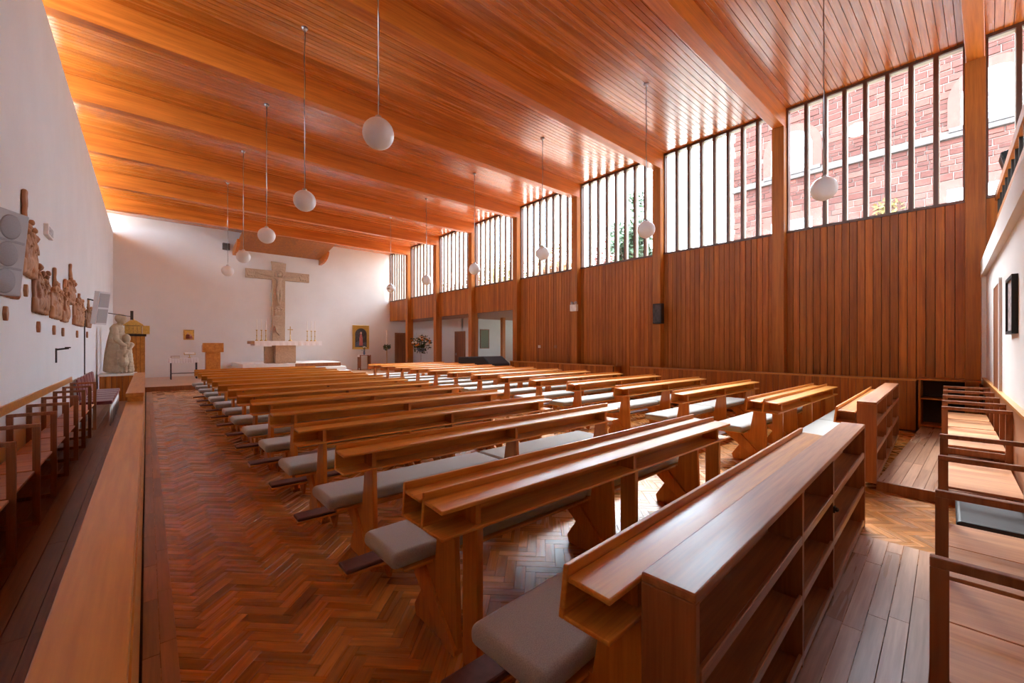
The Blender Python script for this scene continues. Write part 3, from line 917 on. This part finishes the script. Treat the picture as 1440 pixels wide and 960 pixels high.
# credence table
t = thing('side_table', 'narrow dark-legged table under the icon', 'table', (1.13, 21.75, 0.165))
obj('table_top', M().box(-0.45, 0.45, -0.22, 0.22, 0.82, 0.85), 'stall_wood', t)
for sx in (-0.41, 0.41):
    for sy in (-0.19, 0.19):
        obj('leg', M().box(sx - 0.02, sx + 0.02, sy - 0.02, sy + 0.02, 0, 0.82), 'paint_dark', t)
    obj('stretcher', M().box(sx - 0.012, sx + 0.012, -0.17, 0.17, 0.22, 0.25), 'paint_dark', t)
obj('stretcher', M().box(-0.40, 0.40, -0.012, 0.012, 0.22, 0.25), 'paint_dark', t)
o = obj('table_cloth', cloth(-0.47, 0.47, -0.24, 0.24, 0.857, 0.19, 0.012), 'white_cloth', None, (1.13, 21.75, 0.165))
tag(o, 'white cloth draped over the small table under the icon', 'cloth')
t = thing('book_stand', 'brass book stand holding an open book on the small table', 'book stand', (1.32, 21.75, 1.026))
obj('foot', M().lathe([(0, 0), (0.06, 0), (0.05, 0.015), (0.012, 0.03), (0.012, 0.13), (0, 0.13)], seg=12), 'brass', t)
obj('plate', M().prism([(-0.11, 0.12), (0.11, 0.20), (0.11, 0.212), (-0.11, 0.132)], 'x', -0.19, 0.19), 'brass', t)
obj('book', M().prism([(-0.10, 0.138), (0.10, 0.211), (0.10, 0.235), (-0.10, 0.162)], 'x', -0.16, 0.16), 'paper', t)
t = thing('book', 'red-brown book lying on the small table', 'book', (0.86, 21.75, 1.026))
obj('cover', M().box(-0.14, 0.14, -0.1, 0.1, 0, 0.012).box(-0.14, 0.14, -0.1, 0.1, 0.068, 0.08).box(-0.14, 0.14, 0.088, 0.1, 0.012, 0.068), 'book_red', t)
obj('pages', M().box(-0.13, 0.13, -0.09, 0.088, 0.012, 0.068), 'paper', t)
# icon and painting
t = thing('icon', 'small golden icon of two figures above the side table', 'icon', (1.40, YF, 1.80))
obj('panel', M().box(-0.17, 0.17, -0.02, 0, 0, 0.41), 'gold', t)
obj('frame', M().box(-0.19, 0.19, -0.03, 0, -0.02, 0.02).box(-0.19, 0.19, -0.03, 0, 0.39, 0.43).box(-0.19, -0.15, -0.03, 0, 0.02, 0.39).box(0.15, 0.19, -0.03, 0, 0.02, 0.39), 'paint_ochre', t)
for x, h, mt in ((-0.035, 0.30, 'paint_maroon'), (0.06, 0.22, 'paint_rose')):
    p = obj('painted_figure', M().prism([(x - 0.085, 0.025), (x + 0.085, 0.025), (x + 0.06, h * 0.7), (x, h * 0.85), (x - 0.06, h * 0.7)], 'y', -0.023, -0.02), mt, t)
    obj('painted_head', M().prism([(x + 0.035 * math.cos(a), h * 0.88 + 0.045 * math.sin(a)) for a in [0.7 * i for i in range(9)]], 'y', -0.026, -0.023), 'paint_skin', p)
t = thing('painting', 'arched painting of a standing figure in a wide gilt frame', 'painting', (9.15, YF, 1.30))
fw, fh = 0.47, 1.36
arch = [(-0.33, 0.13), (0.33, 0.13), (0.33, 0.80)] + [(0.33 * math.cos(a), 0.86 + 0.33 * math.sin(a)) for a in [math.pi * i / 12 for i in range(13)]] + [(-0.33, 0.80)]
obj('frame', M().box(-fw, fw, -0.05, 0, 0, fh), 'gold', t, bevel=0.015)
obj('canvas', M().prism(arch, 'y', -0.056, -0.05), 'paint_dark', t)
obj('frame_edge', M().box(-fw, fw, -0.075, -0.05, 0, 0.06).box(-fw, fw, -0.075, -0.05, fh - 0.06, fh).box(-fw, -fw + 0.06, -0.075, -0.05, 0.06, fh - 0.06).box(fw - 0.06, fw, -0.075, -0.05, 0.06, fh - 0.06), 'gold', t, bevel=0.01)
p = obj('painted_figure', M().prism([(-0.10, 0.2), (0.11, 0.2), (0.09, 0.62), (0.05, 0.84), (-0.05, 0.84), (-0.09, 0.62)], 'y', -0.059, -0.056), 'paint_rose', t)
obj('painted_head', M().prism([(0.055 * math.cos(a), 0.92 + 0.07 * math.sin(a)) for a in [0.52 * i for i in range(12)]], 'y', -0.061, -0.056), 'paint_skin', p)
obj('painted_landscape', M().prism([(-0.31, 0.15), (0.31, 0.15), (0.31, 0.42), (0.1, 0.36), (-0.12, 0.45), (-0.31, 0.38)], 'y', -0.058, -0.056), 'paint_blue', t)
t = thing('pedestal_table', 'small brown table below the gilt-framed painting', 'table', (9.1, 22.9, 0.165))
obj('table_top', M().box(-0.31, 0.31, -0.2, 0.2, 0.80, 0.83), 'door_wood', t)
obj('runner', M().box(-0.315, 0.315, -0.16, 0.16, 0.83, 0.836).box(-0.32, -0.315, -0.16, 0.16, 0.72, 0.836).box(0.315, 0.32, -0.16, 0.16, 0.72, 0.836), 'white_cloth', t)
for sx in (-0.28, 0.28):
    for sy in (-0.17, 0.17):
        obj('leg', M().box(sx - 0.025, sx + 0.025, sy - 0.025, sy + 0.025, 0, 0.80), 'door_wood', t)
    obj('side_panel', M().box(sx - 0.01, sx + 0.01, -0.15, 0.15, 0.1, 0.78), 'door_wood', t)
def leaf_ball(m, c, r, n, s, rnd, flat=0.8):
    for i in range(n):
        d = Vector((rnd.gauss(0, 1), rnd.gauss(0, 1), rnd.gauss(0, 1) * flat)).normalized() * r * rnd.uniform(0.35, 1.0)
        p = Vector(c) + d
        a = Vector((rnd.gauss(0, 1), rnd.gauss(0, 1), rnd.gauss(0, 1))).normalized()
        b = a.orthogonal().normalized()
        q = a.cross(b)
        m.add([p - a * s, p + b * s * 0.45, p + a * s, p - b * s * 0.45 + q * s * 0.15], [(0, 1, 2, 3)])
def bouquet(t, z, r, n, cols, seed):
    rnd = random.Random(seed)
    st = M()
    lf = M()
    for i in range(n):
        a = rnd.uniform(0, 6.28); e = rnd.uniform(0.15, 1.5)
        tip = Vector((math.cos(a) * math.cos(e), math.sin(a) * math.cos(e), math.sin(e))) * r * rnd.uniform(0.65, 1.0) + Vector((0, 0, z))
        st.tube([(0, 0, z - 0.08), tip], 0.004, 4)
        f = M()
        for k in range(7):
            b = k * 0.9
            f.ball((tip.x + 0.03 * math.cos(b) * r * 2, tip.y + 0.03 * math.sin(b) * r * 2, tip.z), 0.024 * r * 3.2, 6, 4)
        f.ball(tip, 0.034 * r * 3.0, 8, 5)
        obj('flower', f, cols[i % len(cols)], t)
    leaf_ball(lf, (0, 0, z + r * 0.25), r * 1.05, int(n * 5), 0.09 * r * 2, rnd)
    obj('stems', st, 'leaf_green', t)
    o = obj('leaves', lf, 'leaf_green', t)
    o['kind'] = 'stuff'
t = thing('flower_vase', 'glass vase of white flowers on the table below the painting', 'vase', (9.1, 22.9, 1.003))
obj('vase', M().lathe([(0, 0), (0.05, 0), (0.055, 0.1), (0.04, 0.2), (0.055, 0.24)], seg=14), 'vase_blue', t)
bouquet(t, 0.30, 0.18, 8, ['flower_white'], 3)
t = thing('flower_stand', 'large arrangement of white and orange flowers on a tall stand', 'flowers', (10.75, 19.5, 0.165))
obj('stand', M().lathe([(0, 0), (0.16, 0), (0.15, 0.02), (0.02, 0.06), (0.018, 0.95), (0.10, 1.0), (0.10, 1.02), (0, 1.02)], seg=16), 'steel', t)
obj('bowl', M().lathe([(0, 1.02), (0.1, 1.02), (0.2, 1.12), (0.22, 1.22), (0.2, 1.22)], seg=18), 'vase_blue', t)
bouquet(t, 1.30, 0.55, 40, ['flower_white', 'flower_white', 'flower_orange'], 5)
t = thing('paschal_candle', 'tall white candle on a stand with a ring of greenery', 'candle', (10.15, 22.3, 0.165))
obj('stand', M().lathe([(0, 0), (0.15, 0), (0.14, 0.02), (0.02, 0.06), (0.02, 1.15), (0.07, 1.2), (0.07, 1.24), (0, 1.24)], seg=14), 'brass', t)
obj('candle', M().lathe([(0.035, 1.24), (0.035, 2.2), (0.0, 2.22)], seg=12), 'wax', t)
g = M(); leaf_ball(g, (0, 0, 1.27), 0.22, 160, 0.07, random.Random(8), 0.5)
o = obj('greenery', g, 'leaf_green', t); o['kind'] = 'stuff'

# ------------------------------------------------------------------ statue and tabernacle
t = thing('statue_pedestal', 'boarded timber pedestal with a stone slab under the statue', 'pedestal', (-0.62, 16.3, 0))
obj('core', M().box(-0.36, 0.34, -0.38, 0.38, 0, 0.70), 'gap_dark', t)
for i in range(6):
    obj('board', M().box(-0.36 + i * 0.118, -0.36 + (i + 1) * 0.118 - 0.006, -0.40, -0.38, 0, 0.70), 'panel_wood', t)
    obj('board', M().box(0.34, 0.36, -0.38 + i * 0.127, -0.38 + (i + 1) * 0.127 - 0.006, 0, 0.70), 'panel_wood', t)
obj('slab', M().box(-0.38, 0.40, -0.42, 0.42, 0.70, 0.76), 'white_stone', t, bevel=0.006)
sm = M()
# robed woman seen from the side, leaning towards +x, with two children before her
for i in range(30):
    q = i / 29
    sm.ball((-0.10 + 0.035 * q, 0.05, 0.06 + 0.80 * q), (0.27 - 0.06 * q + 0.02 * math.sin(q * 3.1), 0.30 - 0.12 * q, 0.09), 16, 8)
sm.limb((-0.07, 0.05, 0.85), (-0.02, 0.02, 1.22), 0.21, 0.17)
sm.ball((-0.02, 0.02, 1.22), (0.19, 0.26, 0.13))
sm.limb((0.02, 0.0, 1.28), (0.07, -0.02, 1.42), 0.08, 0.075)
sm.ball((0.11, -0.03, 1.50), (0.125, 0.115, 0.15))
sm.ball((0.05, -0.02, 1.53), (0.13, 0.13, 0.13))
sm.limb((-0.06, -0.20, 1.20), (-0.02, -0.34, 0.92), 0.095, 0.08)
sm.limb((-0.02, -0.34, 0.92), (0.14, -0.38, 0.78), 0.075, 0.055)
sm.ball((0.18, -0.38, 0.76), (0.07, 0.05, 0.05))
sm.limb((0.02, 0.2, 1.18), (0.22, 0.12, 0.92), 0.09, 0.075)
sm.limb((0.22, 0.12, 0.92), (0.26, -0.08, 0.80), 0.07, 0.05)
def child(x, y, h, w):
    sm.limb((x - 0.05 * w, y, 0.03), (x - 0.045 * w, y, h * 0.42), 0.05 * w, 0.065 * w)
    sm.limb((x + 0.06 * w, y - 0.01, 0.03), (x + 0.045 * w, y, h * 0.42), 0.05 * w, 0.065 * w)
    for dx in (-0.05, 0.06):
        sm.ball((x + dx * w, y - 0.04, 0.025), (0.045 * w, 0.085 * w, 0.035))
    sm.limb((x, y, h * 0.36), (x, y, h * 0.74), 0.15 * w, 0.10 * w)
    sm.limb((x - 0.1 * w, y, h * 0.74), (x + 0.1 * w, y, h * 0.74), 0.06 * w, 0.06 * w)
    sm.limb((x - 0.13 * w, y, h * 0.73), (x - 0.14 * w, y - 0.07, h * 0.5), 0.05 * w, 0.04 * w)
    sm.limb((x + 0.13 * w, y, h * 0.73), (x + 0.05 * w, y - 0.12, h * 0.58), 0.05 * w, 0.04 * w)
    sm.ball((x, y - 0.01, h * 0.90), (0.095 * w, 0.10 * w, 0.115 * w))
child(0.15, -0.30, 0.80, 1.0)
child(0.22, -0.02, 1.06, 1.15)
sm.limb((0.30, 0.05, 0.06), (0.24, 0.05, 0.7), 0.13, 0.12)
o = obj('statue', fuse(sm, 0.014, 2), 'statue_stone', None, (-0.63, 16.3, 0.792), None, scale=(0.84, 0.84, 1.0))
tag(o, 'sandstone statue of a robed woman sheltering two children', 'statue')
t = thing('tabernacle_stand', 'tall boarded timber column behind the statue', 'stand', (-0.28, 17.55, 0))
obj('core', M().box(-0.25, 0.21, -0.22, 0.22, 0, 1.83), 'gap_dark', t)
for i in range(5):
    obj('board', M().box(-0.26 + i * 0.095, -0.26 + (i + 1) * 0.095 - 0.008, -0.24, -0.22, 0, 1.83), 'parapet_wood', t)
    obj('board', M().box(0.21, 0.23, -0.22 + i * 0.088, -0.22 + (i + 1) * 0.088 - 0.008, 0, 1.83), 'parapet_wood', t)
obj('top', M().box(-0.29, 0.26, -0.27, 0.25, 1.83, 1.90), 'dark_metal', t)
t = thing('tabernacle', 'gilded house-shaped tabernacle with pitched lid and golden panels', 'tabernacle', (-0.28, 17.55, 1.90))
obj('body', M().box(-0.24, 0.16, -0.2, 0.2, 0, 0.26), 'paint_ochre', t)
for i in range(4):
    obj('gilt_panel', M().box(-0.225 + i * 0.095, -0.225 + i * 0.095 + 0.075, -0.215, -0.2, 0.02, 0.24), 'gold', t)
obj('lid', M().prism([(-0.28, 0.26), (0.20, 0.26), (0.18, 0.30), (0.02, 0.42), (-0.10, 0.42), (-0.26, 0.30)], 'y', -0.24, 0.24), 'gold', t, bevel=0.006)
obj('knob', M().ball((-0.04, 0, 0.44), 0.03, 12, 8), 'gold', t)
obj('open_door', M().box(0.17, 0.34, -0.215, -0.195, 0.0, 0.26), 'gold', t)

# ------------------------------------------------------------------ things on the left wall
def carving(y, z, w, h, seed, towers, label):
    """slab of carved figures; local y runs along the wall, x out of it"""
    rnd = random.Random(seed)
    t = thing('wall_carving', label, 'carving', (XL, y, z), 0, 'carved timber reliefs on the left wall')
    m = M()
    m.box(0.0, 0.055, -w * 0.45, w * 0.45, 0.0, 0.17)
    m.box(0.0, 0.03, -w * 0.43, w * 0.43, 0.1, h * 0.62)
    m.ball((0.03, 0, 0.14), (0.055, w * 0.42, 0.10))
    nf = max(3, int(w / 0.13))
    for i in range(nf):
        yy = -w * 0.40 + w * 0.8 * (i + 0.5) / nf
        top = h * rnd.uniform(0.60, 0.90)
        m.limb((0.03, yy, 0.08), (0.035, yy + rnd.uniform(-.02, .02), top - 0.1), 0.042, 0.03, 9)
        m.ball((0.055, yy, top - 0.02), (0.03, 0.03, 0.042))
        m.limb((0.055, yy - 0.05, top * 0.8), (0.065, yy + 0.06, top * 0.6), 0.016, 0.014, 7)
        m.limb((0.065, yy - 0.02, 0.12), (0.06, yy + rnd.uniform(-.03, .03), top * 0.65), 0.012, 0.011, 9)
        m.limb((0.06, yy + 0.025, 0.10), (0.06, yy + 0.03, top * 0.5), 0.012, 0.010, 9)
    for (dy, th) in towers:
        m.box(0.005, 0.045, dy * w - 0.04, dy * w + 0.04, 0.1, h * th)
    obj('relief', fuse(m, 0.014, 1, 0.012, 26), 'carving_wood', t)
    return t
CARV = [(6.35, 2.05, 0.75, 0.75, [(0.2, 1.0)], 'carved timber relief half hidden behind the large loudspeaker'),
        (7.25, 2.36, 0.80, 0.75, [(-0.25, 1.25), (0.3, 0.8)], 'carved timber relief with a tall post beside the large loudspeaker'),
        (7.98, 1.97, 0.90, 0.66, [], 'broad carved timber relief of a crowd, lower right of the large loudspeaker'),
        (9.15, 1.96, 0.80, 0.60, [(-0.1, 1.25), (0.3, 0.95)], 'carved timber relief with two spires in the middle of the row'),
        (10.02, 1.95, 0.62, 0.62, [(0.1, 1.15)], 'carved timber relief with one spire next to the two-spired one'),
        (10.75, 2.30, 0.75, 0.62, [(0.0, 1.15)], 'carved timber relief hung higher than its neighbours'),
        (11.85, 1.95, 1.45, 0.60, [(0.1, 1.08)], 'wide carved timber relief with clustered figures'),
        (13.65, 1.97, 1.0, 0.58, [(0.1, 1.12)], 'carved timber relief nearest the small loudspeaker')]
for i, (y, z, w, h, tw, lab) in enumerate(CARV):
    carving(y, z, w, h, 20 + i, tw, lab)
    p = thing('number_block', 'small carved timber block under the %s relief from the camera' % ordinal(i + 1), 'block', (XL, y - 0.06, z - 0.24), 0, 'small blocks under the reliefs')
    obj('block', M().prism([(-0.035, 0.03), (-0.05, 0.07), (-0.035, 0.11), (-0.02, 0.14), (0.02, 0.14), (0.035, 0.11), (0.05, 0.07), (0.035, 0.03), (0.02, 0.0), (-0.02, 0.0)], 'x', 0, 0.03), 'carving_wood', p, bevel=0.006)
def loudspeaker(loc, w, h, d, rz, tilt, mat, drivers, label):
    t = thing('loudspeaker', label, 'loudspeaker', loc, rz)
    t.rotation_euler = (0, tilt, rz)
    obj('cabinet', M().box(-d, 0, -w / 2, w / 2, 0, h), mat, t, bevel=0.012)
    n = len(drivers)
    for z, r in drivers:
        obj('grille', M().lathe([(0, 0.006), (r * 0.9, 0.006), (r, 0.0), (r, -0.004)], seg=28), 'speaker_mesh', t, (0.001, 0, z), (0, math.pi / 2, 0))
    return t
s = loudspeaker((-0.92, 5.50, 2.0), 0.36, 0.72, 0.07, math.radians(-25), math.radians(5), 'speaker_grey', [(0.58, 0.105), (0.35, 0.105), (0.12, 0.105)], 'grey column loudspeaker with three round drivers high on the left wall')
obj('slot', M().box(0.0, 0.004, -0.15, 0.15, 0.455, 0.475).box(0.0, 0.004, -0.15, 0.15, 0.225, 0.245), 'speaker_mesh', s)
s = loudspeaker((-0.78, 13.1, 2.02), 0.24, 0.74, 0.13, math.radians(-48), math.radians(9), 'speaker_white', [], 'pale tilted loudspeaker on a wall arm near the statue')
obj('grille', M().box(0.0, 0.006, -0.10, 0.10, 0.04, 0.35).box(0.0, 0.006, -0.10, 0.10, 0.39, 0.70), 'speaker_grey', s)
obj('wall_arm', M().tube([(-0.12, 0, 0.5), (-0.30, -0.10, 0.53)], 0.015, 8), 'dark_metal', s)
t = thing('spot_arm', 'thin dark metal arm with small clips beside the small loudspeaker', 'bracket', (XL, 14.2, 2.40))
obj('arm', M().tube([(0, 0, 0), (0.75, 0.5, -0.10)], 0.010, 8), 'dark_metal', t)
obj('brace', M().tube([(0, 0, -0.12), (0.30, 0.2, -0.04)], 0.006, 6), 'dark_metal', t)
obj('clip', M().box(0.72, 0.78, 0.46, 0.54, -0.18, 0.05), 'dark_metal', t)
t = thing('cable_duct', 'thin grey cable duct running down the left wall', 'duct', (XL, 13.15, 0.9))
obj('duct', M().box(0, 0.02, -0.02, 0.02, 0, 1.3), 'dark_metal', t)
t = thing('wall_sensor', 'small square cream sensor high on the left wall', 'sensor', (XL, 8.55, 3.05))
obj('case', M().box(0, 0.05, -0.2, 0.2, 0, 0.16), 'white_plastic', t, bevel=0.008)
obj('grille', M().box(0.05, 0.054, -0.15, 0.15, 0.03, 0.13), 'paint_grey', t)
t = thing('wall_bracket', 'dark metal candle bracket on the left wall above the stalls', 'bracket', (XL, 9.35, 1.30))
obj('plate', M().box(0, 0.015, -0.03, 0.03, 0, 0.22), 'dark_metal', t)
obj('arm', M().tube([(0.01, 0, 0.2), (0.14, 0, 0.22)], 0.014, 8).box(0.1, 0.16, -0.03, 0.03, 0.22, 0.24), 'dark_metal', t)

# ------------------------------------------------------------------ right wall fittings
t = thing('wall_speaker', 'small black loudspeaker on the right wall below the windows', 'loudspeaker', (XR - 0.2, 6.0, 2.15))
obj('cabinet', M().box(-0.16, 0.0, -0.13, 0.13, 0, 0.55), 'black_plastic', t, bevel=0.012)
obj('grille', M().box(-0.168, -0.16, -0.11, 0.11, 0.03, 0.52), 'paint_dark', t)
t = thing('emergency_light', 'white twin-lamp emergency light on a column', 'light fitting', (XR - 0.2, 9.05, 2.68))
obj('case', M().box(-0.1, 0, -0.14, 0.14, 0, 0.22), 'white_plastic', t, bevel=0.01)
for s in (-0.08, 0.08):
    obj('lamp_head', M().ball((-0.06, s, 0.27), 0.055, 12, 8), 'speaker_grey', t)
for y, mt, lab in ((10.9, 'white_plastic', 'white light switch on the boarded wall'), (10.1, 'carving_wood', 'small timber plaque on the boarded wall')):
    t = thing('wall_plate', lab, 'plate', (XR, y, 1.45))
    obj('plate', M().box(-0.03, 0, -0.06, 0.06, 0, 0.10), mt, t, bevel=0.006)
t = thing('gallery_speaker', 'black loudspeaker leaning out over the gallery rail', 'loudspeaker', (10.35, -0.42, 4.05), SKEW)
t.rotation_euler = (math.radians(-14), 0, SKEW)
obj('cabinet', M().box(-0.2, 0.2, -0.2, 0.16, 0, 0.62), 'black_plastic', t, bevel=0.015)
obj('grille', M().box(-0.17, 0.17, 0.16, 0.168, 0.03, 0.59), 'paint_dark', t)
t = thing('wall_picture', 'narrow dark framed picture on the back wall', 'picture', (6.3, yb(6.3), 1.68), SKEW)
obj('frame', M().box(-0.3, 0.3, 0, 0.04, 0, 0.03).box(-0.3, 0.3, 0, 0.04, 0.52, 0.55).box(-0.3, -0.27, 0, 0.04, 0.03, 0.52).box(0.27, 0.3, 0, 0.04, 0.03, 0.52), 'black_plastic', t)
obj('print', M().box(-0.27, 0.27, 0, 0.025, 0.03, 0.52), 'paint_grey', t)
# covered piano by the chapel
t = thing('covered_piano', 'grand piano under a black cover by the chapel opening', 'piano', (10.15, 13.05, 0))
obj('cover', M().prism([(-0.80, 0.22), (1.35, 0.22), (1.37, 1.06), (-0.30, 1.12), (-0.78, 0.84)], 'x', -0.5, 0.5), 'black_cloth', t, bevel=0.05, seg=3)
for x, y in ((-0.38, -0.5), (0.38, -0.5), (0.0, 1.0)):
    obj('leg', M().lathe([(0.06, 0), (0.05, 0.3), (0, 0.3)], (x, y, 0), 10), 'black_plastic', t)

# ------------------------------------------------------------------ outside
struct('ground', M().box(-60, 120, -60, 120, -0.5, -0.21), 'ground_outside')
BX = 22.0
t = thing('stone_building', 'red sandstone building with white arched windows outside', 'building', (BX, 0, -0.2))
core = M().box(0.06, 6, -13, 8.40, 0, 13.6)
obj('wall', core, 'mortar', t)
wins = [(5.1, 6.7, 9.6, 11.4, True), (-0.95, 0.65, 9.6, 11.4, True), (-7.0, -5.4, 9.6, 11.4, True), (5.1, 6.7, 4.0, 7.4, False), (-0.5, 1.0, 4.0, 7.4, False), (-7.0, -5.4, 4.0, 7.4, False)]
for y0, y1, z0, z1, ar in wins:
    c, r = (y0 + y1) / 2, (y1 - y0) / 2
    def outline(g):
        if not ar:
            return [(y0 - g, z0 - g), (y1 + g, z0 - g), (y1 + g, z1 + g), (y0 - g, z1 + g)]
        zc = z1 - r
        return [(y0 - g, z0)] + [(y1 + g, z0)] + [(c + (r + g) * math.cos(a), zc + (r + g) * math.sin(a)) for a in [math.pi * i / 14 for i in range(15)]]
    s = obj('window_surround', M().prism(outline(0.34), 'x', 0.0, 0.1), 'dressed_sandstone', t)
    wf = obj('window', M().prism(outline(0.0), 'x', -0.02, 0.05), 'window_white', t)
    nr = 4
    for i in range(nr):
        for j in (0, 1):
            ya = y0 + 0.09 + j * (r - 0.03); yq = ya + r - 0.15
            za = z0 + 0.08 + i * (z1 - z0 - r - 0.05) / nr
            obj('pane', M().box(-0.03, -0.02, ya, yq, za, za + (z1 - z0 - r) / nr - 0.09), 'paint_grey', wf)
    obj('sill', M().box(-0.12, 0.1, y0 - 0.3, y1 + 0.3, z0 - 0.16, z0), 'grey_stone', t)
obj('string_course', M().box(-0.10, 0.1, -13, 8.44, 9.25, 9.43), 'grey_stone', t, bevel=0.02)
obj('plaque', M().prism([(3.55 + 0.36 * math.cos(a), 10.6 + 0.28 * math.sin(a)) for a in [math.pi * i / 10 for i in range(20)]], 'x', -0.06, 0.05), 'window_white', t, bevel=0.015)
stones = []
z = 2.6
rs_ = random.Random(11)
while z < 13.4:
    h = rs_.uniform(0.13, 0.30)
    if z < 9.25 < z + h: h = 9.25 - z
    y = -12.9 + rs_.uniform(0, 0.3)
    while y < 8.3:
        l = min(rs_.uniform(0.26, 0.80), 8.38 - y)
        bad = h < 0.06 or l < 0.1 or (z + h > 9.25 and z < 9.43)
        for y0, y1, z0, z1, ar in wins:
            yc, zc = y + l / 2, z + h / 2
            if y0 - 0.2 < yc < y1 + 0.2 and z0 - 0.1 < zc < z1 - (0.5 if ar else 0.0):
                bad = True
        if not bad:
            stones.append((y + 0.012, y + l - 0.012, z + 0.012, z + h - 0.012))
        y += l
    z += h
def stone_vis(s):
    p = cam_px(BX, (s[0] + s[1]) / 2, (s[2] + s[3]) / 2)
    if p is None or not (1020 < p[0] < 1440 and 30 < p[1] < 330):
        return 0
    return (s[1] - s[0]) * (s[3] - s[2]) / p[2] ** 2
stones.sort(key=stone_vis, reverse=True)
ub = M().add([(-0.5, -0.46, -0.42), (-0.5, 0.45, -0.45), (-0.5, 0.46, 0.42), (-0.5, -0.44, 0.45), (0.5, -0.5, -0.5), (0.5, 0.5, -0.5), (0.5, 0.5, 0.5), (0.5, -0.5, 0.5)],
             [(0, 3, 2, 1), (4, 5, 6, 7), (0, 1, 5, 4), (1, 2, 6, 5), (2, 3, 7, 6), (3, 0, 4, 7)]).mesh('stone')
rest = M()
for i, (a, b, c, d) in enumerate(stones):
    dp = rs_.uniform(0.015, 0.05)
    if i < 300:
        obj('stone', ub, 'sandstone', t, (0.06 - dp / 2, (a + b) / 2, (c + d) / 2), (rs_.uniform(-.03, .03), 0, 0), scale=(dp, b - a, d - c))
    else:
        rest.box(0.06 - dp, 0.07, a, b, c, d)
o = obj('stonework', rest, 'sandstone', t)
o['kind'] = 'stuff'
wd = M()
leaf_ball(wd, (-0.12, 2.6, 7.1), 0.45, 90, 0.12, random.Random(4))
o = obj('weed_tuft', wd, 'leaf_yellow', t)
o['kind'] = 'stuff'
def tree(x, y, h, r, mat, seed, label, name='autumn_tree'):
    rnd = random.Random(seed)
    t = thing(name, label, 'tree', (x, y, -0.21), 0, 'trees outside the windows')
    tr = M().tube([(0, 0, 0), (0.1, 0.05, h * 0.3), (0.0, 0.1, h * 0.75)], 0.22, 8, True, 0.05)
    for i in range(9):
        a = rnd.uniform(0, 6.28); z = h * rnd.uniform(0.3, 0.6)
        tr.tube([(0, 0, z), (math.cos(a) * r * 0.7, math.sin(a) * r * 0.7, z + h * 0.25)], 0.06, 6, True, 0.015)
    obj('trunk', tr, 'bark', t)
    cr = M()
    for i in range(26):
        d = Vector((rnd.gauss(0, 1), rnd.gauss(0, 1), rnd.gauss(0, 1))).normalized() * rnd.uniform(0.2, 1.0)
        leaf_ball(cr, (d.x * r * 0.75, d.y * r * 0.75, h * 0.66 + d.z * h * 0.27), r * 0.36, 120, 0.22, rnd)
    o = obj('crown', cr, mat, t)
    o['kind'] = 'stuff'
tree(21, 13.5, 11.0, 1.9, 'leaf_green', 1, 'dark green tree outside behind the middle windows')
tree(25, 17.5, 9.5, 2.6, 'leaf_red', 2, 'red autumn tree outside next to the green tree')
tree(24, 22.5, 10.5, 2.8, 'leaf_orange', 3, 'orange autumn tree outside behind the farther windows')
tree(25, 29, 10.5, 3.2, 'leaf_yellow', 4, 'yellow-leaved tree outside behind the far windows')
tree(27, 38, 11.5, 3.6, 'leaf_orange', 6, 'orange tree outside, seen through the windows nearest the altar')
